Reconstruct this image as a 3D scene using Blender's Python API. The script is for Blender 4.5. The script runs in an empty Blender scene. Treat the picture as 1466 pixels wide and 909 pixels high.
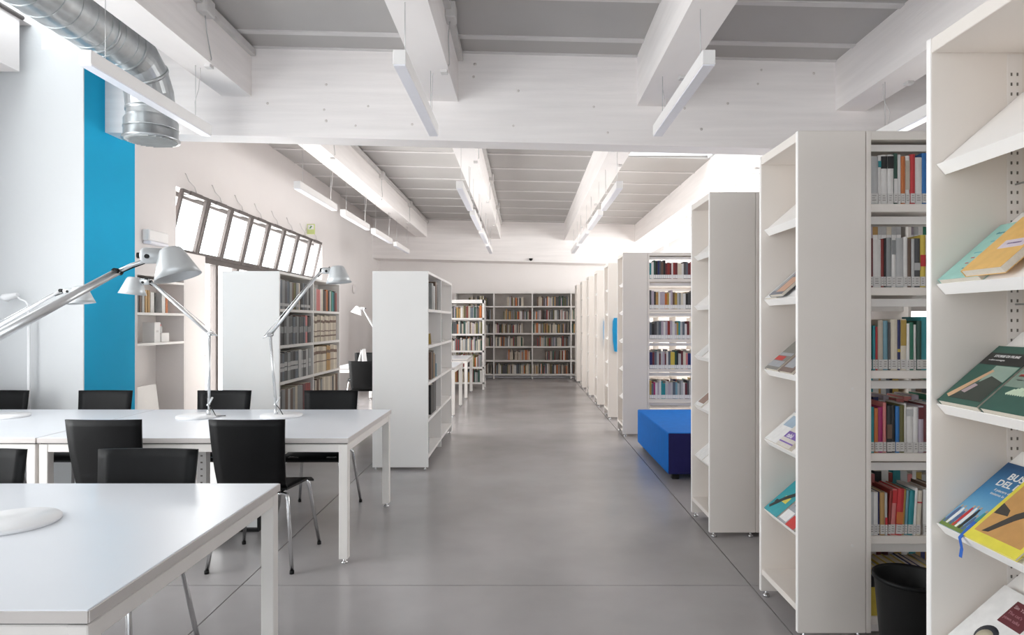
import bpy, math, random
from mathutils import Vector, Matrix
random.seed(7)
S = bpy.context.scene
COL = S.collection
PI = math.pi

# ------------------------------------------------------------------ camera
FPX, VX, VY, HC = 925.0, 750.0, 460.0, 1.42        # focal length and horizon in a 1466x909 frame
cam_d = bpy.data.cameras.new('camera')
cam = bpy.data.objects.new('camera', cam_d); COL.objects.link(cam)
cam.location = (0, 0, HC); cam.rotation_euler = (PI/2, 0, 0)
cam_d.sensor_width = 36; cam_d.lens = FPX/1466*36
cam_d.shift_x = -(VX-733)/1466; cam_d.shift_y = (VY-454.5)/1466
cam_d.clip_start = 0.05; cam_d.clip_end = 200
S.camera = cam

# ------------------------------------------------------------------ world, lights, exposure
w = bpy.data.worlds.new('world'); S.world = w; w.use_nodes = True
bgn = w.node_tree.nodes['Background']
bgn.inputs[0].default_value = (0.93, 0.96, 1.0, 1); bgn.inputs[1].default_value = 3.0
S.view_settings.view_transform = 'Standard'; S.view_settings.look = 'None'
S.view_settings.exposure = 0.26; S.view_settings.gamma = 1.0
S.view_settings.use_curve_mapping = False
try:
    S.cycles.use_denoising = True
    S.cycles.max_bounces = 10; S.cycles.diffuse_bounces = 6; S.cycles.transparent_max_bounces = 12
except Exception: pass

def area(name, loc, direction, sx, sy, radiance, col=(1, .98, .96)):
    d = bpy.data.lights.new(name, 'AREA'); d.shape = 'RECTANGLE'; d.size = sx; d.size_y = sy
    d.energy = radiance*PI*sx*sy; d.color = col
    o = bpy.data.objects.new(name, d); COL.objects.link(o); o.location = loc
    o.rotation_euler = Vector(direction).to_track_quat('-Z', 'Y').to_euler()
    return o
# daylight standing in the window openings and roof lights; two are added fills
WARM = (1, .945, .915)
area('daylight_window_wall', (-4.06, 9.15, 1.45), (1, 0, 0), 4.9, 2.7, 8.5, WARM)
area('daylight_reading_window', (-4.95, 2.1, 1.75), (1, 0, 0), 4.2, 3.1, 5.2, (1, .955, .935))
area('daylight_roof_strip', (-3.84, 0.95, 4.15), (0, 0, -1), .4, 8.6, 2.2, (.97, .99, 1))
area('daylight_skylight', (2.0, 8.4, 4.4), (0, 0, -1), 1.5, 1.8, 3.0, WARM)
area('fill_stack_windows', (5.85, 11.4, 2.1), (-1, 0, 0), 8.4, 2.6, 7.2, WARM)  # unseen right-hand windows, added to brighten the far bay
area('fill_rear_window', (0.3, -3.75, 1.75), (0, 1, 0), 6.5, 2.9, .12)  # unseen window behind the camera, added as weak fill on camera-facing panels

# ------------------------------------------------------------------ materials
MATS = {}
def mat(name, col, rough=.5, metal=0, var=.06, scale=8, bump=0, bscale=60, spec=.5, stretch=None, coat=0):
    if name in MATS: return MATS[name]
    m = bpy.data.materials.new(name); m.use_nodes = True; MATS[name] = m
    nt = m.node_tree; b = nt.nodes['Principled BSDF']
    tc = nt.nodes.new('ShaderNodeTexCoord')
    src = tc.outputs['Object']
    if stretch:
        mp = nt.nodes.new('ShaderNodeMapping'); mp.inputs['Scale'].default_value = stretch
        nt.links.new(src, mp.inputs[0]); src = mp.outputs[0]
    n = nt.nodes.new('ShaderNodeTexNoise'); n.inputs['Scale'].default_value = scale
    n.inputs['Detail'].default_value = 5
    nt.links.new(src, n.inputs['Vector'])
    r = nt.nodes.new('ShaderNodeValToRGB')
    r.color_ramp.elements[0].position = .3; r.color_ramp.elements[1].position = .7
    r.color_ramp.elements[0].color = tuple(c*(1-var) for c in col)+(1,)
    r.color_ramp.elements[1].color = tuple(min(1, c*(1+var)) for c in col)+(1,)
    nt.links.new(n.outputs[0], r.inputs[0]); nt.links.new(r.outputs[0], b.inputs['Base Color'])
    b.inputs['Roughness'].default_value = rough; b.inputs['Metallic'].default_value = metal
    b.inputs['Specular IOR Level'].default_value = spec
    b.inputs['Coat Weight'].default_value = coat
    if bump:
        n2 = nt.nodes.new('ShaderNodeTexNoise'); n2.inputs['Scale'].default_value = bscale
        nt.links.new(src, n2.inputs['Vector'])
        bp = nt.nodes.new('ShaderNodeBump'); bp.inputs['Strength'].default_value = bump
        bp.inputs['Distance'].default_value = .01
        nt.links.new(n2.outputs[0], bp.inputs['Height']); nt.links.new(bp.outputs[0], b.inputs['Normal'])
    return m
def glass_mat():
    m = bpy.data.materials.new('window_glass'); m.use_nodes = True
    nt = m.node_tree; nt.nodes.clear()
    out = nt.nodes.new('ShaderNodeOutputMaterial'); mix = nt.nodes.new('ShaderNodeMixShader')
    t = nt.nodes.new('ShaderNodeBsdfTransparent'); g = nt.nodes.new('ShaderNodeBsdfGlossy')
    t.inputs[0].default_value = (.96, .98, .98, 1); g.inputs['Roughness'].default_value = .03
    lw = nt.nodes.new('ShaderNodeLayerWeight'); lw.inputs[0].default_value = .5
    pw = nt.nodes.new('ShaderNodeMath'); pw.operation = 'POWER'; pw.inputs[1].default_value = 5
    ma = nt.nodes.new('ShaderNodeMath'); ma.operation = 'MULTIPLY_ADD'; ma.inputs[1].default_value = .8; ma.inputs[2].default_value = .03
    nt.links.new(lw.outputs['Facing'], pw.inputs[0]); nt.links.new(pw.outputs[0], ma.inputs[0])
    nt.links.new(ma.outputs[0], mix.inputs[0]); nt.links.new(t.outputs[0], mix.inputs[1])
    nt.links.new(g.outputs[0], mix.inputs[2]); nt.links.new(mix.outputs[0], out.inputs[0])
    return m
M_glass = glass_mat()
M_wall = mat('painted_plaster', (.75, .712, .70), .8, var=.015, scale=1.5, bump=.08, bscale=40)
M_wallf = mat('far_wall_plaster', (.87, .835, .82), .8, var=.015, scale=1.5, bump=.08, bscale=40)
M_wallw = mat('white_plaster', (.65, .66, .67), .8, var=.01, scale=1.5, bump=.08, bscale=40)
M_blue = mat('turquoise_paint', (.010, .41, .70), .65, var=.03, scale=2, spec=.15)
M_beam = mat('whitewashed_timber', (.89, .85, .835), .6, var=.04, scale=3, bump=.15, bscale=25, stretch=(.6, .35, 6))
M_beamx = mat('whitewashed_timber_cross', (.88, .84, .828), .6, var=.045, scale=3, bump=.15, bscale=25, stretch=(.35, .6, 6))
M_deck = mat('grey_roof_panel', (.445, .428, .416), .5, var=.05, scale=1.2)
M_strip = mat('pale_joint_strip', (.66, .64, .63), .5, var=.03)
M_joint = mat('floor_joint', (.10, .095, .095), .8)
M_white = mat('white_lacquered_steel', (.79, .735, .685), .38, var=.012, scale=3)
M_whitecool = mat('white_lacquer_shelf', (.82, .80, .78), .4, var=.012, scale=3)
M_top = mat('white_laminate', (.76, .785, .83), .28, var=.008, scale=4)
M_litw = mat('lit_white_lacquer', (.93, .905, .885), .35, var=.01)  # panel white lightened in colour where light from the left falls
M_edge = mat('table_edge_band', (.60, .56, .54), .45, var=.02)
M_leg = mat('white_table_steel', (.80, .765, .735), .4, var=.012)
M_black = mat('black_moulded_shell', (.006, .006, .0065), .45, var=.2, scale=6, bump=.05, bscale=300, spec=.15)
M_rubber = mat('black_rubber', (.008, .008, .008), .55, spec=.25)
M_chrome = mat('satin_chrome', (.62, .62, .63), .22, 1, var=.03)
M_alu = mat('brushed_aluminium', (.72, .73, .74), .33, .85, var=.03)
M_shade = mat('grey_lamp_shade', (.60, .62, .63), .38, .35, var=.02)
M_lampw = mat('white_lamp', (.85, .85, .86), .35, var=.01)
M_galv = mat('galvanised_steel', (.50, .52, .53), .34, .9, var=.14, scale=10, bump=.08, bscale=20)
M_grille = mat('grille_grey', (.36, .37, .37), .5, .6, var=.1)
M_frame = mat('dark_window_steel', (.115, .10, .095), .5, .2, var=.05)
M_diff = mat('opal_diffuser', (.82, .82, .88), .35, var=.01)
M_pend = mat('white_pendant_body', (.84, .82, .81), .4, var=.01)
M_wire = mat('thin_steel_wire', (.5, .5, .5), .4, .8)
M_cond = mat('grey_conduit', (.62, .60, .59), .5)
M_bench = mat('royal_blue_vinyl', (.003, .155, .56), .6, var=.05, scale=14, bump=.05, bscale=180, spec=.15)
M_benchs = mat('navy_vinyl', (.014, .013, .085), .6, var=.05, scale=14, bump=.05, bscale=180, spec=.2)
M_page = mat('book_pages', (.70, .64, .55), .85, var=.1, scale=60, stretch=(40, 1, 1))
M_paper = mat('white_paper', (.80, .79, .78), .7, var=.02)
M_label = mat('spine_label_paper', (.60, .58, .56), .6, var=.03)
M_slot = mat('dark_slots', (.16, .145, .13), .8)

def floor_mat():
    m = mat('polished_concrete', (.385, .365, .366), .26, var=.10, scale=1.6)
    nt = m.node_tree; b = nt.nodes['Principled BSDF']
    tc = nt.nodes['Texture Coordinate']
    n = nt.nodes.new('ShaderNodeTexNoise'); n.inputs['Scale'].default_value = 2.2; n.inputs['Detail'].default_value = 8
    nt.links.new(tc.outputs['Object'], n.inputs['Vector'])
    mr = nt.nodes.new('ShaderNodeMapRange'); mr.inputs['From Min'].default_value = .3; mr.inputs['From Max'].default_value = .7
    mr.inputs['To Min'].default_value = .24; mr.inputs['To Max'].default_value = .33
    b.inputs['Roughness'].default_value = .22
    return m
M_floor = floor_mat()

PAL = {  # book cloth and print colours
 'white': (.70, .68, .66), 'cream': (.66, .60, .49), 'beige': (.50, .44, .36), 'light grey': (.46, .46, .46),
 'grey': (.24, .25, .25), 'dark grey': (.075, .075, .08), 'black': (.014, .014, .015), 'maroon': (.13, .02, .025),
 'dark red': (.24, .025, .02), 'red': (.50, .03, .035), 'pink': (.60, .20, .19), 'magenta': (.34, .015, .12),
 'orange': (.52, .15, .035), 'tan': (.42, .25, .09), 'mustard': (.40, .27, .06), 'yellow': (.62, .47, .07),
 'olive': (.12, .11, .03), 'green': (.02, .17, .10), 'dark green': (.016, .065, .045), 'teal': (.02, .24, .27),
 'light blue': (.17, .33, .40), 'blue': (.02, .15, .42), 'navy': (.015, .02, .11), 'brown': (.13, .075, .05),
 'lilac': (.42, .36, .42), 'slate': (.10, .12, .15)}
def cm(c): return mat('cover_'+c.replace(' ', '_'), PAL[c], .45, var=.07, scale=25)

# ------------------------------------------------------------------ mesh builder
class MB:
    def __init__(s): s.v = []; s.f = []; s.m = []; s.sm = []
    def hexa(s, c, mi=0):
        i = len(s.v); s.v += [tuple(p) for p in c]
        for q in ((0, 3, 2, 1), (4, 5, 6, 7), (0, 1, 5, 4), (1, 2, 6, 5), (2, 3, 7, 6), (3, 0, 4, 7)):
            s.f.append(tuple(i+k for k in q)); s.m.append(mi); s.sm.append(False)
        return s
    def box(s, x0, x1, y0, y1, z0, z1, mi=0):
        return s.hexa([(x0, y0, z0), (x1, y0, z0), (x1, y1, z0), (x0, y1, z0), (x0, y0, z1), (x1, y0, z1), (x1, y1, z1), (x0, y1, z1)], mi)
    def cbox(s, x0, x1, y0, y1, z0, z1, b=.004, mi=0):
        """box with chamfered edges"""
        i = len(s.v)
        xs, ys, zs = (x0, x1), (y0, y1), (z0, z1)
        idx = {}
        for a in (0, 1):
            for c in (0, 1):
                for d in (0, 1):
                    sx, sy, sz = (1-2*a)*b, (1-2*c)*b, (1-2*d)*b
                    for ax in range(3):
                        p = [xs[a]+sx, ys[c]+sy, zs[d]+sz]
                        p[ax] = (xs[a], ys[c], zs[d])[ax]
                        idx[(a, c, d, ax)] = len(s.v); s.v.append(tuple(p))
        def F(*k):
            s.f.append(tuple(idx[q] for q in k)); s.m.append(mi); s.sm.append(False)
        for a in (0, 1):
            q = [(a, 0, 0, 0), (a, 1, 0, 0), (a, 1, 1, 0), (a, 0, 1, 0)]; F(*(q if a else q[::-1]))
            q = [(0, a, 0, 1), (0, a, 1, 1), (1, a, 1, 1), (1, a, 0, 1)]; F(*(q if a else q[::-1]))
            q = [(0, 0, a, 2), (1, 0, a, 2), (1, 1, a, 2), (0, 1, a, 2)]; F(*(q if a else q[::-1]))
        for a in (0, 1):
            for c in (0, 1):
                fl = (a+c) % 2
                q = [(a, c, 0, 0), (a, c, 1, 0), (a, c, 1, 1), (a, c, 0, 1)]; F(*(q if fl else q[::-1]))
                q = [(a, 0, c, 0), (a, 1, c, 0), (a, 1, c, 2), (a, 0, c, 2)]; F(*(q[::-1] if fl else q))
                q = [(0, a, c, 1), (1, a, c, 1), (1, a, c, 2), (0, a, c, 2)]; F(*(q if fl else q[::-1]))
                for d in (0, 1):
                    q = [(a, c, d, 0), (a, c, d, 1), (a, c, d, 2)]; F(*(q if (a+c+d) % 2 else q[::-1]))
        return s
    def tube(s, pts, r, seg=10, mi=0, cap=True, smooth=True):
        pts = [Vector(p) for p in pts]; n = len(pts)
        rr = r if isinstance(r, (list, tuple)) else [r]*n
        up = None; base = len(s.v)
        for k, p in enumerate(pts):
            if k == 0: t = pts[1]-p
            elif k == n-1: t = p-pts[-2]
            else: t = (pts[k+1]-p).normalized()+(p-pts[k-1]).normalized()
            t.normalize()
            if up is None:
                a = Vector((0, 0, 1)) if abs(t.z) < .9 else Vector((1, 0, 0))
                up = (a-t*a.dot(t)).normalized()
            else:
                up = (up-t*up.dot(t)).normalized()
            sd = t.cross(up)
            for j in range(seg):
                an = 2*PI*j/seg
                s.v.append(tuple(p+(up*math.cos(an)+sd*math.sin(an))*rr[k]))
        for k in range(n-1):
            for j in range(seg):
                a = base+k*seg+j; b = base+k*seg+(j+1) % seg
                s.f.append((a, b, b+seg, a+seg)); s.m.append(mi); s.sm.append(smooth)
        if cap:
            s.f.append(tuple(base+j for j in range(seg))[::-1]); s.m.append(mi); s.sm.append(False)
            s.f.append(tuple(base+(n-1)*seg+j for j in range(seg))); s.m.append(mi); s.sm.append(False)
        return s
    def lathe(s, prof, seg=32, mi=0, M=None, smooth=True):
        """prof: (r, z) list, revolved about local z, transformed by M"""
        M = M or Matrix.Identity(4); base = len(s.v); n = len(prof)
        for (r, z) in prof:
            for j in range(seg):
                an = 2*PI*j/seg
                s.v.append(tuple(M @ Vector((r*math.cos(an), r*math.sin(an), z))))
        for k in range(n-1):
            for j in range(seg):
                a = base+k*seg+j; b = base+k*seg+(j+1) % seg
                s.f.append((a, b, b+seg, a+seg)); s.m.append(mi); s.sm.append(smooth)
        return s
    def prism(s, poly, axis, a0, a1, mi=0):
        """poly: 2-D points on the two other axes, extruded along axis"""
        n = len(poly); i = len(s.v)
        for a in (a0, a1):
            for (p, q) in poly:
                s.v.append({'x': (a, p, q), 'y': (p, a, q), 'z': (p, q, a)}[axis])
        s.f.append(tuple(i+k for k in range(n))[::-1]); s.f.append(tuple(i+n+k for k in range(n)))
        s.m += [mi, mi]; s.sm += [False, False]
        for k in range(n):
            a, b = i+k, i+(k+1) % n
            s.f.append((a, b, b+n, a+n)); s.m.append(mi); s.sm.append(False)
        return s
    def slab(s, fn, nu, nv, off, mi=0):
        """closed curved plate: fn(u,v) front surface, shifted by off for the back"""
        i = len(s.v); o = Vector(off)
        P = [[Vector(fn(a/nu, b/nv)) for b in range(nv+1)] for a in range(nu+1)]
        for sgn in (0, 1):
            for r in P:
                for p in r: s.v.append(tuple(p+o*sgn))
        W = nv+1; N = (nu+1)*W
        def g(a, b, k): return i+k*N+a*W+b
        for a in range(nu):
            for b in range(nv):
                s.f.append((g(a, b, 0), g(a+1, b, 0), g(a+1, b+1, 0), g(a, b+1, 0)))
                s.f.append((g(a, b, 1), g(a, b+1, 1), g(a+1, b+1, 1), g(a+1, b, 1)))
                s.m += [mi, mi]; s.sm += [True, True]
        for a in range(nu):
            s.f += [(g(a, 0, 0), g(a, 0, 1), g(a+1, 0, 1), g(a+1, 0, 0)), (g(a, nv, 0), g(a+1, nv, 0), g(a+1, nv, 1), g(a, nv, 1))]
            s.m += [mi, mi]; s.sm += [False, False]
        for b in range(nv):
            s.f += [(g(0, b, 0), g(0, b+1, 0), g(0, b+1, 1), g(0, b, 1)), (g(nu, b, 0), g(nu, b, 1), g(nu, b+1, 1), g(nu, b+1, 0))]
            s.m += [mi, mi]; s.sm += [False, False]
        return s
    def mesh(s, name, mats):
        me = bpy.data.meshes.new(name); me.from_pydata(s.v, [], s.f)
        for m in (mats if isinstance(mats, (list, tuple)) else [mats]): me.materials.append(m)
        me.polygons.foreach_set('material_index', s.m)
        me.polygons.foreach_set('use_smooth', s.sm)
        me.update(); return me
    def build(s, name, mats, parent=None):
        o = bpy.data.objects.new(name, s.mesh(name, mats)); COL.objects.link(o)
        if parent: o.parent = parent
        return o
def B(*a, **k): return MB().box(*a, **k)
def CB(*a, **k): return MB().cbox(*a, **k)
def put(name, me, parent=None, loc=(0, 0, 0)):
    o = bpy.data.objects.new(name, me); COL.objects.link(o); o.parent = parent; o.location = loc; return o
def tag(o, label=None, cat=None, group=None, kind=None):
    if label: o['label'] = label
    if cat: o['category'] = cat
    if group: o['group'] = group
    if kind: o['kind'] = kind
    return o
def thing(name, label, cat, loc=(0, 0, 0), rz=0, group=None, kind=None):
    o = bpy.data.objects.new(name, None); COL.objects.link(o); o.location = loc; o.rotation_euler = (0, 0, rz)
    o.empty_display_size = .05
    return tag(o, label, cat, group, kind)
def dup(root, loc, rz, label):
    r = root.copy(); COL.objects.link(r); r.location = loc; r.rotation_euler = (0, 0, rz); r['label'] = label
    for ch in list(root.children):
        c = ch.copy(); COL.objects.link(c); c.parent = r
        for g in ch.children:
            d = g.copy(); COL.objects.link(d); d.parent = c
    return r

# ================================================================== THE SETTING
SLOPE = -.024
def sz(z, x): return z+SLOPE*x
def sbox(mb, x0, x1, y0, y1, z0, z1, mi=0):     # box that follows the slight fall of the roof
    return mb.hexa([(x0, y0, sz(z0, x0)), (x1, y0, sz(z0, x1)), (x1, y1, sz(z0, x1)), (x0, y1, sz(z0, x0)),
                    (x0, y0, sz(z1, x0)), (x1, y0, sz(z1, x1)), (x1, y1, sz(z1, x1)), (x0, y1, sz(z1, x0))], mi)
XW = -3.63          # window wall
XN = -4.62          # reading bay wall, set back
XR = 5.6; Y0 = -3.5; YB = 16.4
Y1A, Y1B = 5.6, 5.83      # first cross beam
Y2A = 15.72
CN, CF = 3.74, 3.84       # ceilings
LB = [(-2.62, -2.36), (-.83, -.57), (.98, 1.24), (2.70, 2.96)]

# floor of large concrete slabs with recessed joints
fl = tag(B(XN-.4, XR, Y0, YB, -.12, -.012).build('floor', M_joint), 'grey polished concrete floor in large slabs', 'floor', kind='structure')
xj = [XN-.4, -1.52, 1.22, XR]; yj = [Y0, 3.475, 9.0, YB]
for i in range(3):
    for j in range(3):
        g = .0035
        B(xj[i]+g, xj[i+1]-g, yj[j]+g, yj[j+1]-g, -.011, 0).build('floor_slab', M_floor, fl)

# window wall with a niche and a window opening
wl = MB()
NY0, NY1 = 6.04, 6.93; WY0, WY1 = 6.74, 11.62; DY0 = 7.36; WZ0, WZ1 = 2.16, 2.83
def wseg(y0, y1, z0, z1): wl.box(XW-.35, XW, y0, y1, z0, z1)
wseg(5.33, 5.335, 0, 4.1); wseg(6.03, NY0, 0, 4.1)
wseg(NY0, NY1, 1.86, WZ0); wseg(NY0, WY0, WZ0, 4.1)
wseg(NY1, DY0, 0, WZ0); wseg(WY0, WY1, WZ1, 4.1); wseg(WY1, 12.77, 0, 4.1)
wl.box(XW-.4, XW-.05, 12.77, YB, 0, 4.1)
wl.box(XW-.35, XW-.30, NY0, NY1, 0, 1.86)
tag(wl.build('wall_left', M_wall), 'pale plaster wall with window strip and shelf niche', 'wall', kind='structure')
tag(B(XW-.35, XW, 5.335, 6.03, 0, 4.1).build('trim_1', M_blue), 'turquoise painted band on the left wall pier', 'painted band', kind='structure')
rw = MB()
rw.box(XN-.4, XW-.35, 5.33, 5.7, 0, 4.1); rw.box(XW-.35, XW, 5.325, 5.33, 0, 3.66)
rw.box(XN-.4, XW-.35, 5.325, 5.33, 0, 3.66)
tag(rw.build('wall_recess', M_wallw), 'bright white end wall of the reading bay', 'wall', kind='structure')
nw = MB()
nw.box(XN-.3, XN, Y0, .25, 0, 3.9); nw.box(XN-.3, XN, .25, 4.13, 0, .3); nw.box(XN-.3, XN, .25, 4.13, 3.15, 3.9); nw.box(XN-.3, XN, 4.13, 5.325, 0, 3.9)
tag(nw.build('wall_reading_bay', M_wallw), 'white wall of the reading bay with tall windows', 'wall', kind='structure')
tag(B(XN, -4.06, Y0, 5.2, 3.43, 3.86).build('trim_2', M_wall), 'grey lintel casing above the reading bay windows', 'lintel', kind='structure')
tag(MB().tube([(-4.05, Y0, 3.87), (-4.05, 5.22, 3.87)], .018).build('trim_3', M_frame), 'dark rail along the lintel top', 'rail', kind='structure')
tag(B(XN-.4, XR, YB, YB+.3, 0, 4.1).build('wall_back', M_wallf), 'pale far wall behind the wall bookcases', 'wall', kind='structure')
rwl = MB(); rwl.box(XR, XR+.15, Y0, 7.2, 0, 4.1); rwl.box(XR, XR+.15, 15.6, YB+.3, 0, 4.1); rwl.box(XR, XR+.15, 7.2, 15.6, 0, .8); rwl.box(XR, XR+.15, 7.2, 15.6, 3.4, 4.1)
tag(rwl.build('wall_right', M_wall), 'pale right wall behind the book stacks', 'wall', kind='structure')
fw = MB(); fw.box(XN-.4, -3.0, Y0-.3, Y0, 0, 4.1); fw.box(3.6, XR+.3, Y0-.3, Y0, 0, 4.1); fw.box(-3.0, 3.6, Y0-.3, Y0, 0, .3); fw.box(-3.0, 3.6, Y0-.3, Y0, 3.2, 4.1)
tag(fw.build('wall_front', M_wall), 'pale wall with wide added fill window', 'wall', kind='structure')

# ceilings of grey panels with pale joint strips
def ceiling(y0, y1, z, pitch, label, holes, xleft):
    root = thing('ceiling', label, 'ceiling', kind='structure')
    xs = [xleft]+[v for p in LB for v in p]+[XR+.2]
    n = max(1, round((y1-y0)/pitch)); st = (y1-y0)/n
    ys = [y1-k*st for k in range(n+1)]
    if y1 == Y1A: ys = [y1, 5.28, 4.61]+[4.61-k*.8 for k in range(1, 10)]+[y0]; n = len(ys)-1
    for c in range(5):
        xa, xb = xs[2*c], xs[2*c+1]
        if c > 0: xa -= .02
        if c < 4: xb += .02
        for k in range(n):
            ya, yb = ys[k+1], ys[k]
            if (c, k) in holes: continue
            mb = MB(); sbox(mb, xa, xb, ya+.025, yb-.025, z, z+.08)
            mb.build('ceiling_panel', M_deck, root)
            sbox(MB(), xa, xb, yb-.03, yb+.03 if k else yb, z-.012, z+.06).build('joint_strip', M_strip, root)
    return root
nfar = round((Y2A-Y1B)/.9)
far_holes = {(3, nfar-2), (3, nfar-3), (3, nfar-4)}
ceiling(Y0, Y1A, CN, .86, 'grey roof panels over the near bay', set(), XW)
ceiling(Y1B, YB, CF, (YB-Y1B)/12, 'grey roof panels with pale strips over the far bay', {(3, 8), (3, 9)}, XW-.3)
rs = MB(); rs.box(XN-.4, -4.06, Y0, 5.7, 3.86, 3.94)
tag(rs.build('trim_4', M_wall), 'flat soffit over the reading bay windows', 'soffit', kind='structure')
# skylights
def pane_box(name, mb, parent=None): return mb.build(name, M_glass, parent)
sk = thing('window_3', 'bright square skylight between two far ceiling beams', 'skylight', kind='structure')
stp = (YB-Y1B)/12; sy0, sy1 = YB-10*stp, YB-8*stp
c1 = MB(); c1.box(1.24, 1.28, sy0, sy1, 3.80, 4.3); c1.box(2.66, 2.70, sy0, sy1, 3.78, 4.3); c1.box(1.24, 2.70, sy0-.03, sy0+.01, 3.82, 4.3); c1.box(1.24, 2.70, sy1-.01, sy1+.03, 3.82, 4.3)
c1.build('upstand', M_wallw, sk); pane_box('pane', B(1.24, 2.70, sy0, sy1, 4.3, 4.31), sk)
sk2 = thing('window_4', 'long narrow roof light beside the air duct', 'skylight', kind='structure')
B(-4.06, XW, Y0, 5.325, 4.0, 4.01).build('pane', M_glass, sk2)
cc = MB(); cc.box(XW-.01, XW+.02, Y0, 5.34, 3.80, 4.05); cc.build('upstand', M_wallw, sk2)

# beams
def cross_beam(label, y0, y1, z0, z1, xl):
    o = sbox(MB(), xl, XR, y0, y1, z0, z1).build('ceiling_beam', M_beamx)
    return tag(o, label, 'beam', 'roof beams', 'structure')
b1 = cross_beam('deep whitewashed cross beam spanning the room in front', Y1A, Y1B, 2.97, 4.0, XW-.05)
b2 = cross_beam('far whitewashed cross beam above the wall bookcases', Y2A, YB, 2.87, 4.0, XW-.3)
names = ['beside the air duct', 'left of centre', 'right of centre', 'above the near display shelves']
names2 = ['nearest the window strip', 'left of the aisle', 'right of the aisle', 'beside the skylight']
for i, (xa, xb) in enumerate(LB):
    for (ya, yb, zc, nm, br) in ((Y0, Y1A, CN, 'whitewashed near roof beam '+names[i], 'near'), (Y1B, Y2A, CF, 'whitewashed far roof beam '+names2[i], 'far')):
        zb = zc-.43
        o = tag(sbox(MB(), xa, xb, ya, yb, zb, zc+.1).build('ceiling_beam', M_beam), nm, 'beam', 'roof beams', 'structure')
        zt = sz(zc, xb)
        B(xb, xb+.045, ya, yb-.02, zt-.085, zt-.03).build('conduit', M_cond, o)
        yy = (4.72,) if br == 'near' else (7.9, 10.6, 13.2)
        for q in yy:
            CB(xb, xb+.075, q-.07, q+.07, zt-.14, zt-.02, b=.008).build('junction_box', M_cond, o)
            zz = sz(zb, xb)
            MB().tube([(xb+.03, q, zt-.12), (xb+.012, q+.06, zz+.2), (xb+.01, q+.14, zz+.03), (xb-.04, q+.2, zz-.008)], .004, 6).build('cable', M_wire, o)
            CB(xb-.06, xb-.01, q+.16, q+.22, zz-.022, zz+.002, b=.003).build('clip', M_cond, o)
# a few knots in the near cross beam
for (px, py) in ((467, 121), (464, 157), (467, 173), (527, 152), (383, 148), (590, 178), (509, 180), (742, 130), (850, 153), (980, 155), (1090, 100), (1085, 120), (1042, 148), (1004, 185), (870, 190), (735, 180), (1165, 105), (680, 92), (678, 110)):
    x = (px-VX)/FPX*Y1A; z = HC+(VY-py)/FPX*Y1A
    MB().lathe([(0, .0012), (.009+.005*random.random(), .0012), (.012, -.002)], 10, M=Matrix.Translation((x, Y1A, z)) @ Matrix.Rotation(PI/2, 4, 'X')).build('knot', mat('timber_knot', (.68, .63, .605), .7), b1)

# window strip with tilted hopper sashes
XF = -3.82
w1 = thing('window_1', 'long window strip with dark steel frame and tilted top panes', 'window', (0, 0, 0), kind='structure')
mul = [6.79+.59*k for k in range(9)]
B(XF-.04, XF+.04, WY0, WY1, WZ0-.05, WZ0+.03).build('transom', M_frame, w1)
B(XF-.04, XF+.04, WY0, WY1, WZ1-.05, WZ1).build('head_frame', M_frame, w1)
B(XF-.04, XF+.04, DY0-.03, WY1, 0, .06).build('sill', M_frame, w1)
for k, y in enumerate(mul):
    if k > 0: B(XF-.035, XF+.035, y-.035, y+.035, 0 if k > 0 else WZ0, WZ0-.05).build('mullion', M_frame, w1)
TILT = .15
def tp(y, z, dx=0):   # point on the tilted sash
    t = (z-WZ0-.0)/(WZ1-WZ0-.03)
    return (XF+.045+t*TILT+dx, y, z)
for k in range(8):
    ya, yb = mul[k]+.012, mul[k+1]-.012
    za, zb = WZ0+.012, WZ1-.01
    f = MB()
    def bar(y0, y1, z0, z1):
        f.hexa([tp(y0, z0, 0), tp(y0, z0, .035), tp(y1, z0, .035), tp(y1, z0, 0), tp(y0, z1, 0), tp(y0, z1, .035), tp(y1, z1, .035), tp(y1, z1, 0)])
    bar(ya, ya+.035, za, zb); bar(yb-.035, yb, za, zb); bar(ya+.035, yb-.035, za, za+.035); bar(ya+.035, yb-.035, zb-.035, zb)
    sash = f.build('sash', M_frame, w1)
    MB().hexa([tp(ya+.03, za+.03, .012), tp(ya+.03, za+.03, .018), tp(yb-.03, za+.03, .018), tp(yb-.03, za+.03, .012), tp(ya+.03, zb-.03, .012), tp(ya+.03, zb-.03, .018), tp(yb-.03, zb-.03, .018), tp(yb-.03, zb-.03, .012)]).build('pane', M_glass, sash)
    ym = (ya+yb)/2
    CB(XW-.06, XW+.05, ym-.13, ym+.13, WZ1-.05, WZ1-.005, b=.006).build('window_actuator', M_frame, w1)
    MB().tube([(XW+.02, ym+.05, WZ1-.01), (XW+.03, ym-.02, WZ1+.06), (XW+.02, ym-.12, WZ1+.1), (XW+.008, ym-.16, WZ1+.17), (XW-.01, ym-.16, WZ1+.18)], .005, 6).build('actuator_cable', M_cond, w1)
    if k > 0:
        B(XF-.004, XF+.004, mul[k]+.03, mul[k+1]-.03, .05, WZ0-.045).build('pane', M_glass, w1)
B(XF-.03, XF+.03, 7.40, 7.44, .06, WZ0-.05).build('door_stile', M_frame, w1)
MB().tube([(XF+.05, 7.42, 1.02), (XF+.10, 7.42, 1.02), (XF+.10, 7.54, 1.02)], .011).build('door_handle', M_frame, w1)

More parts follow.
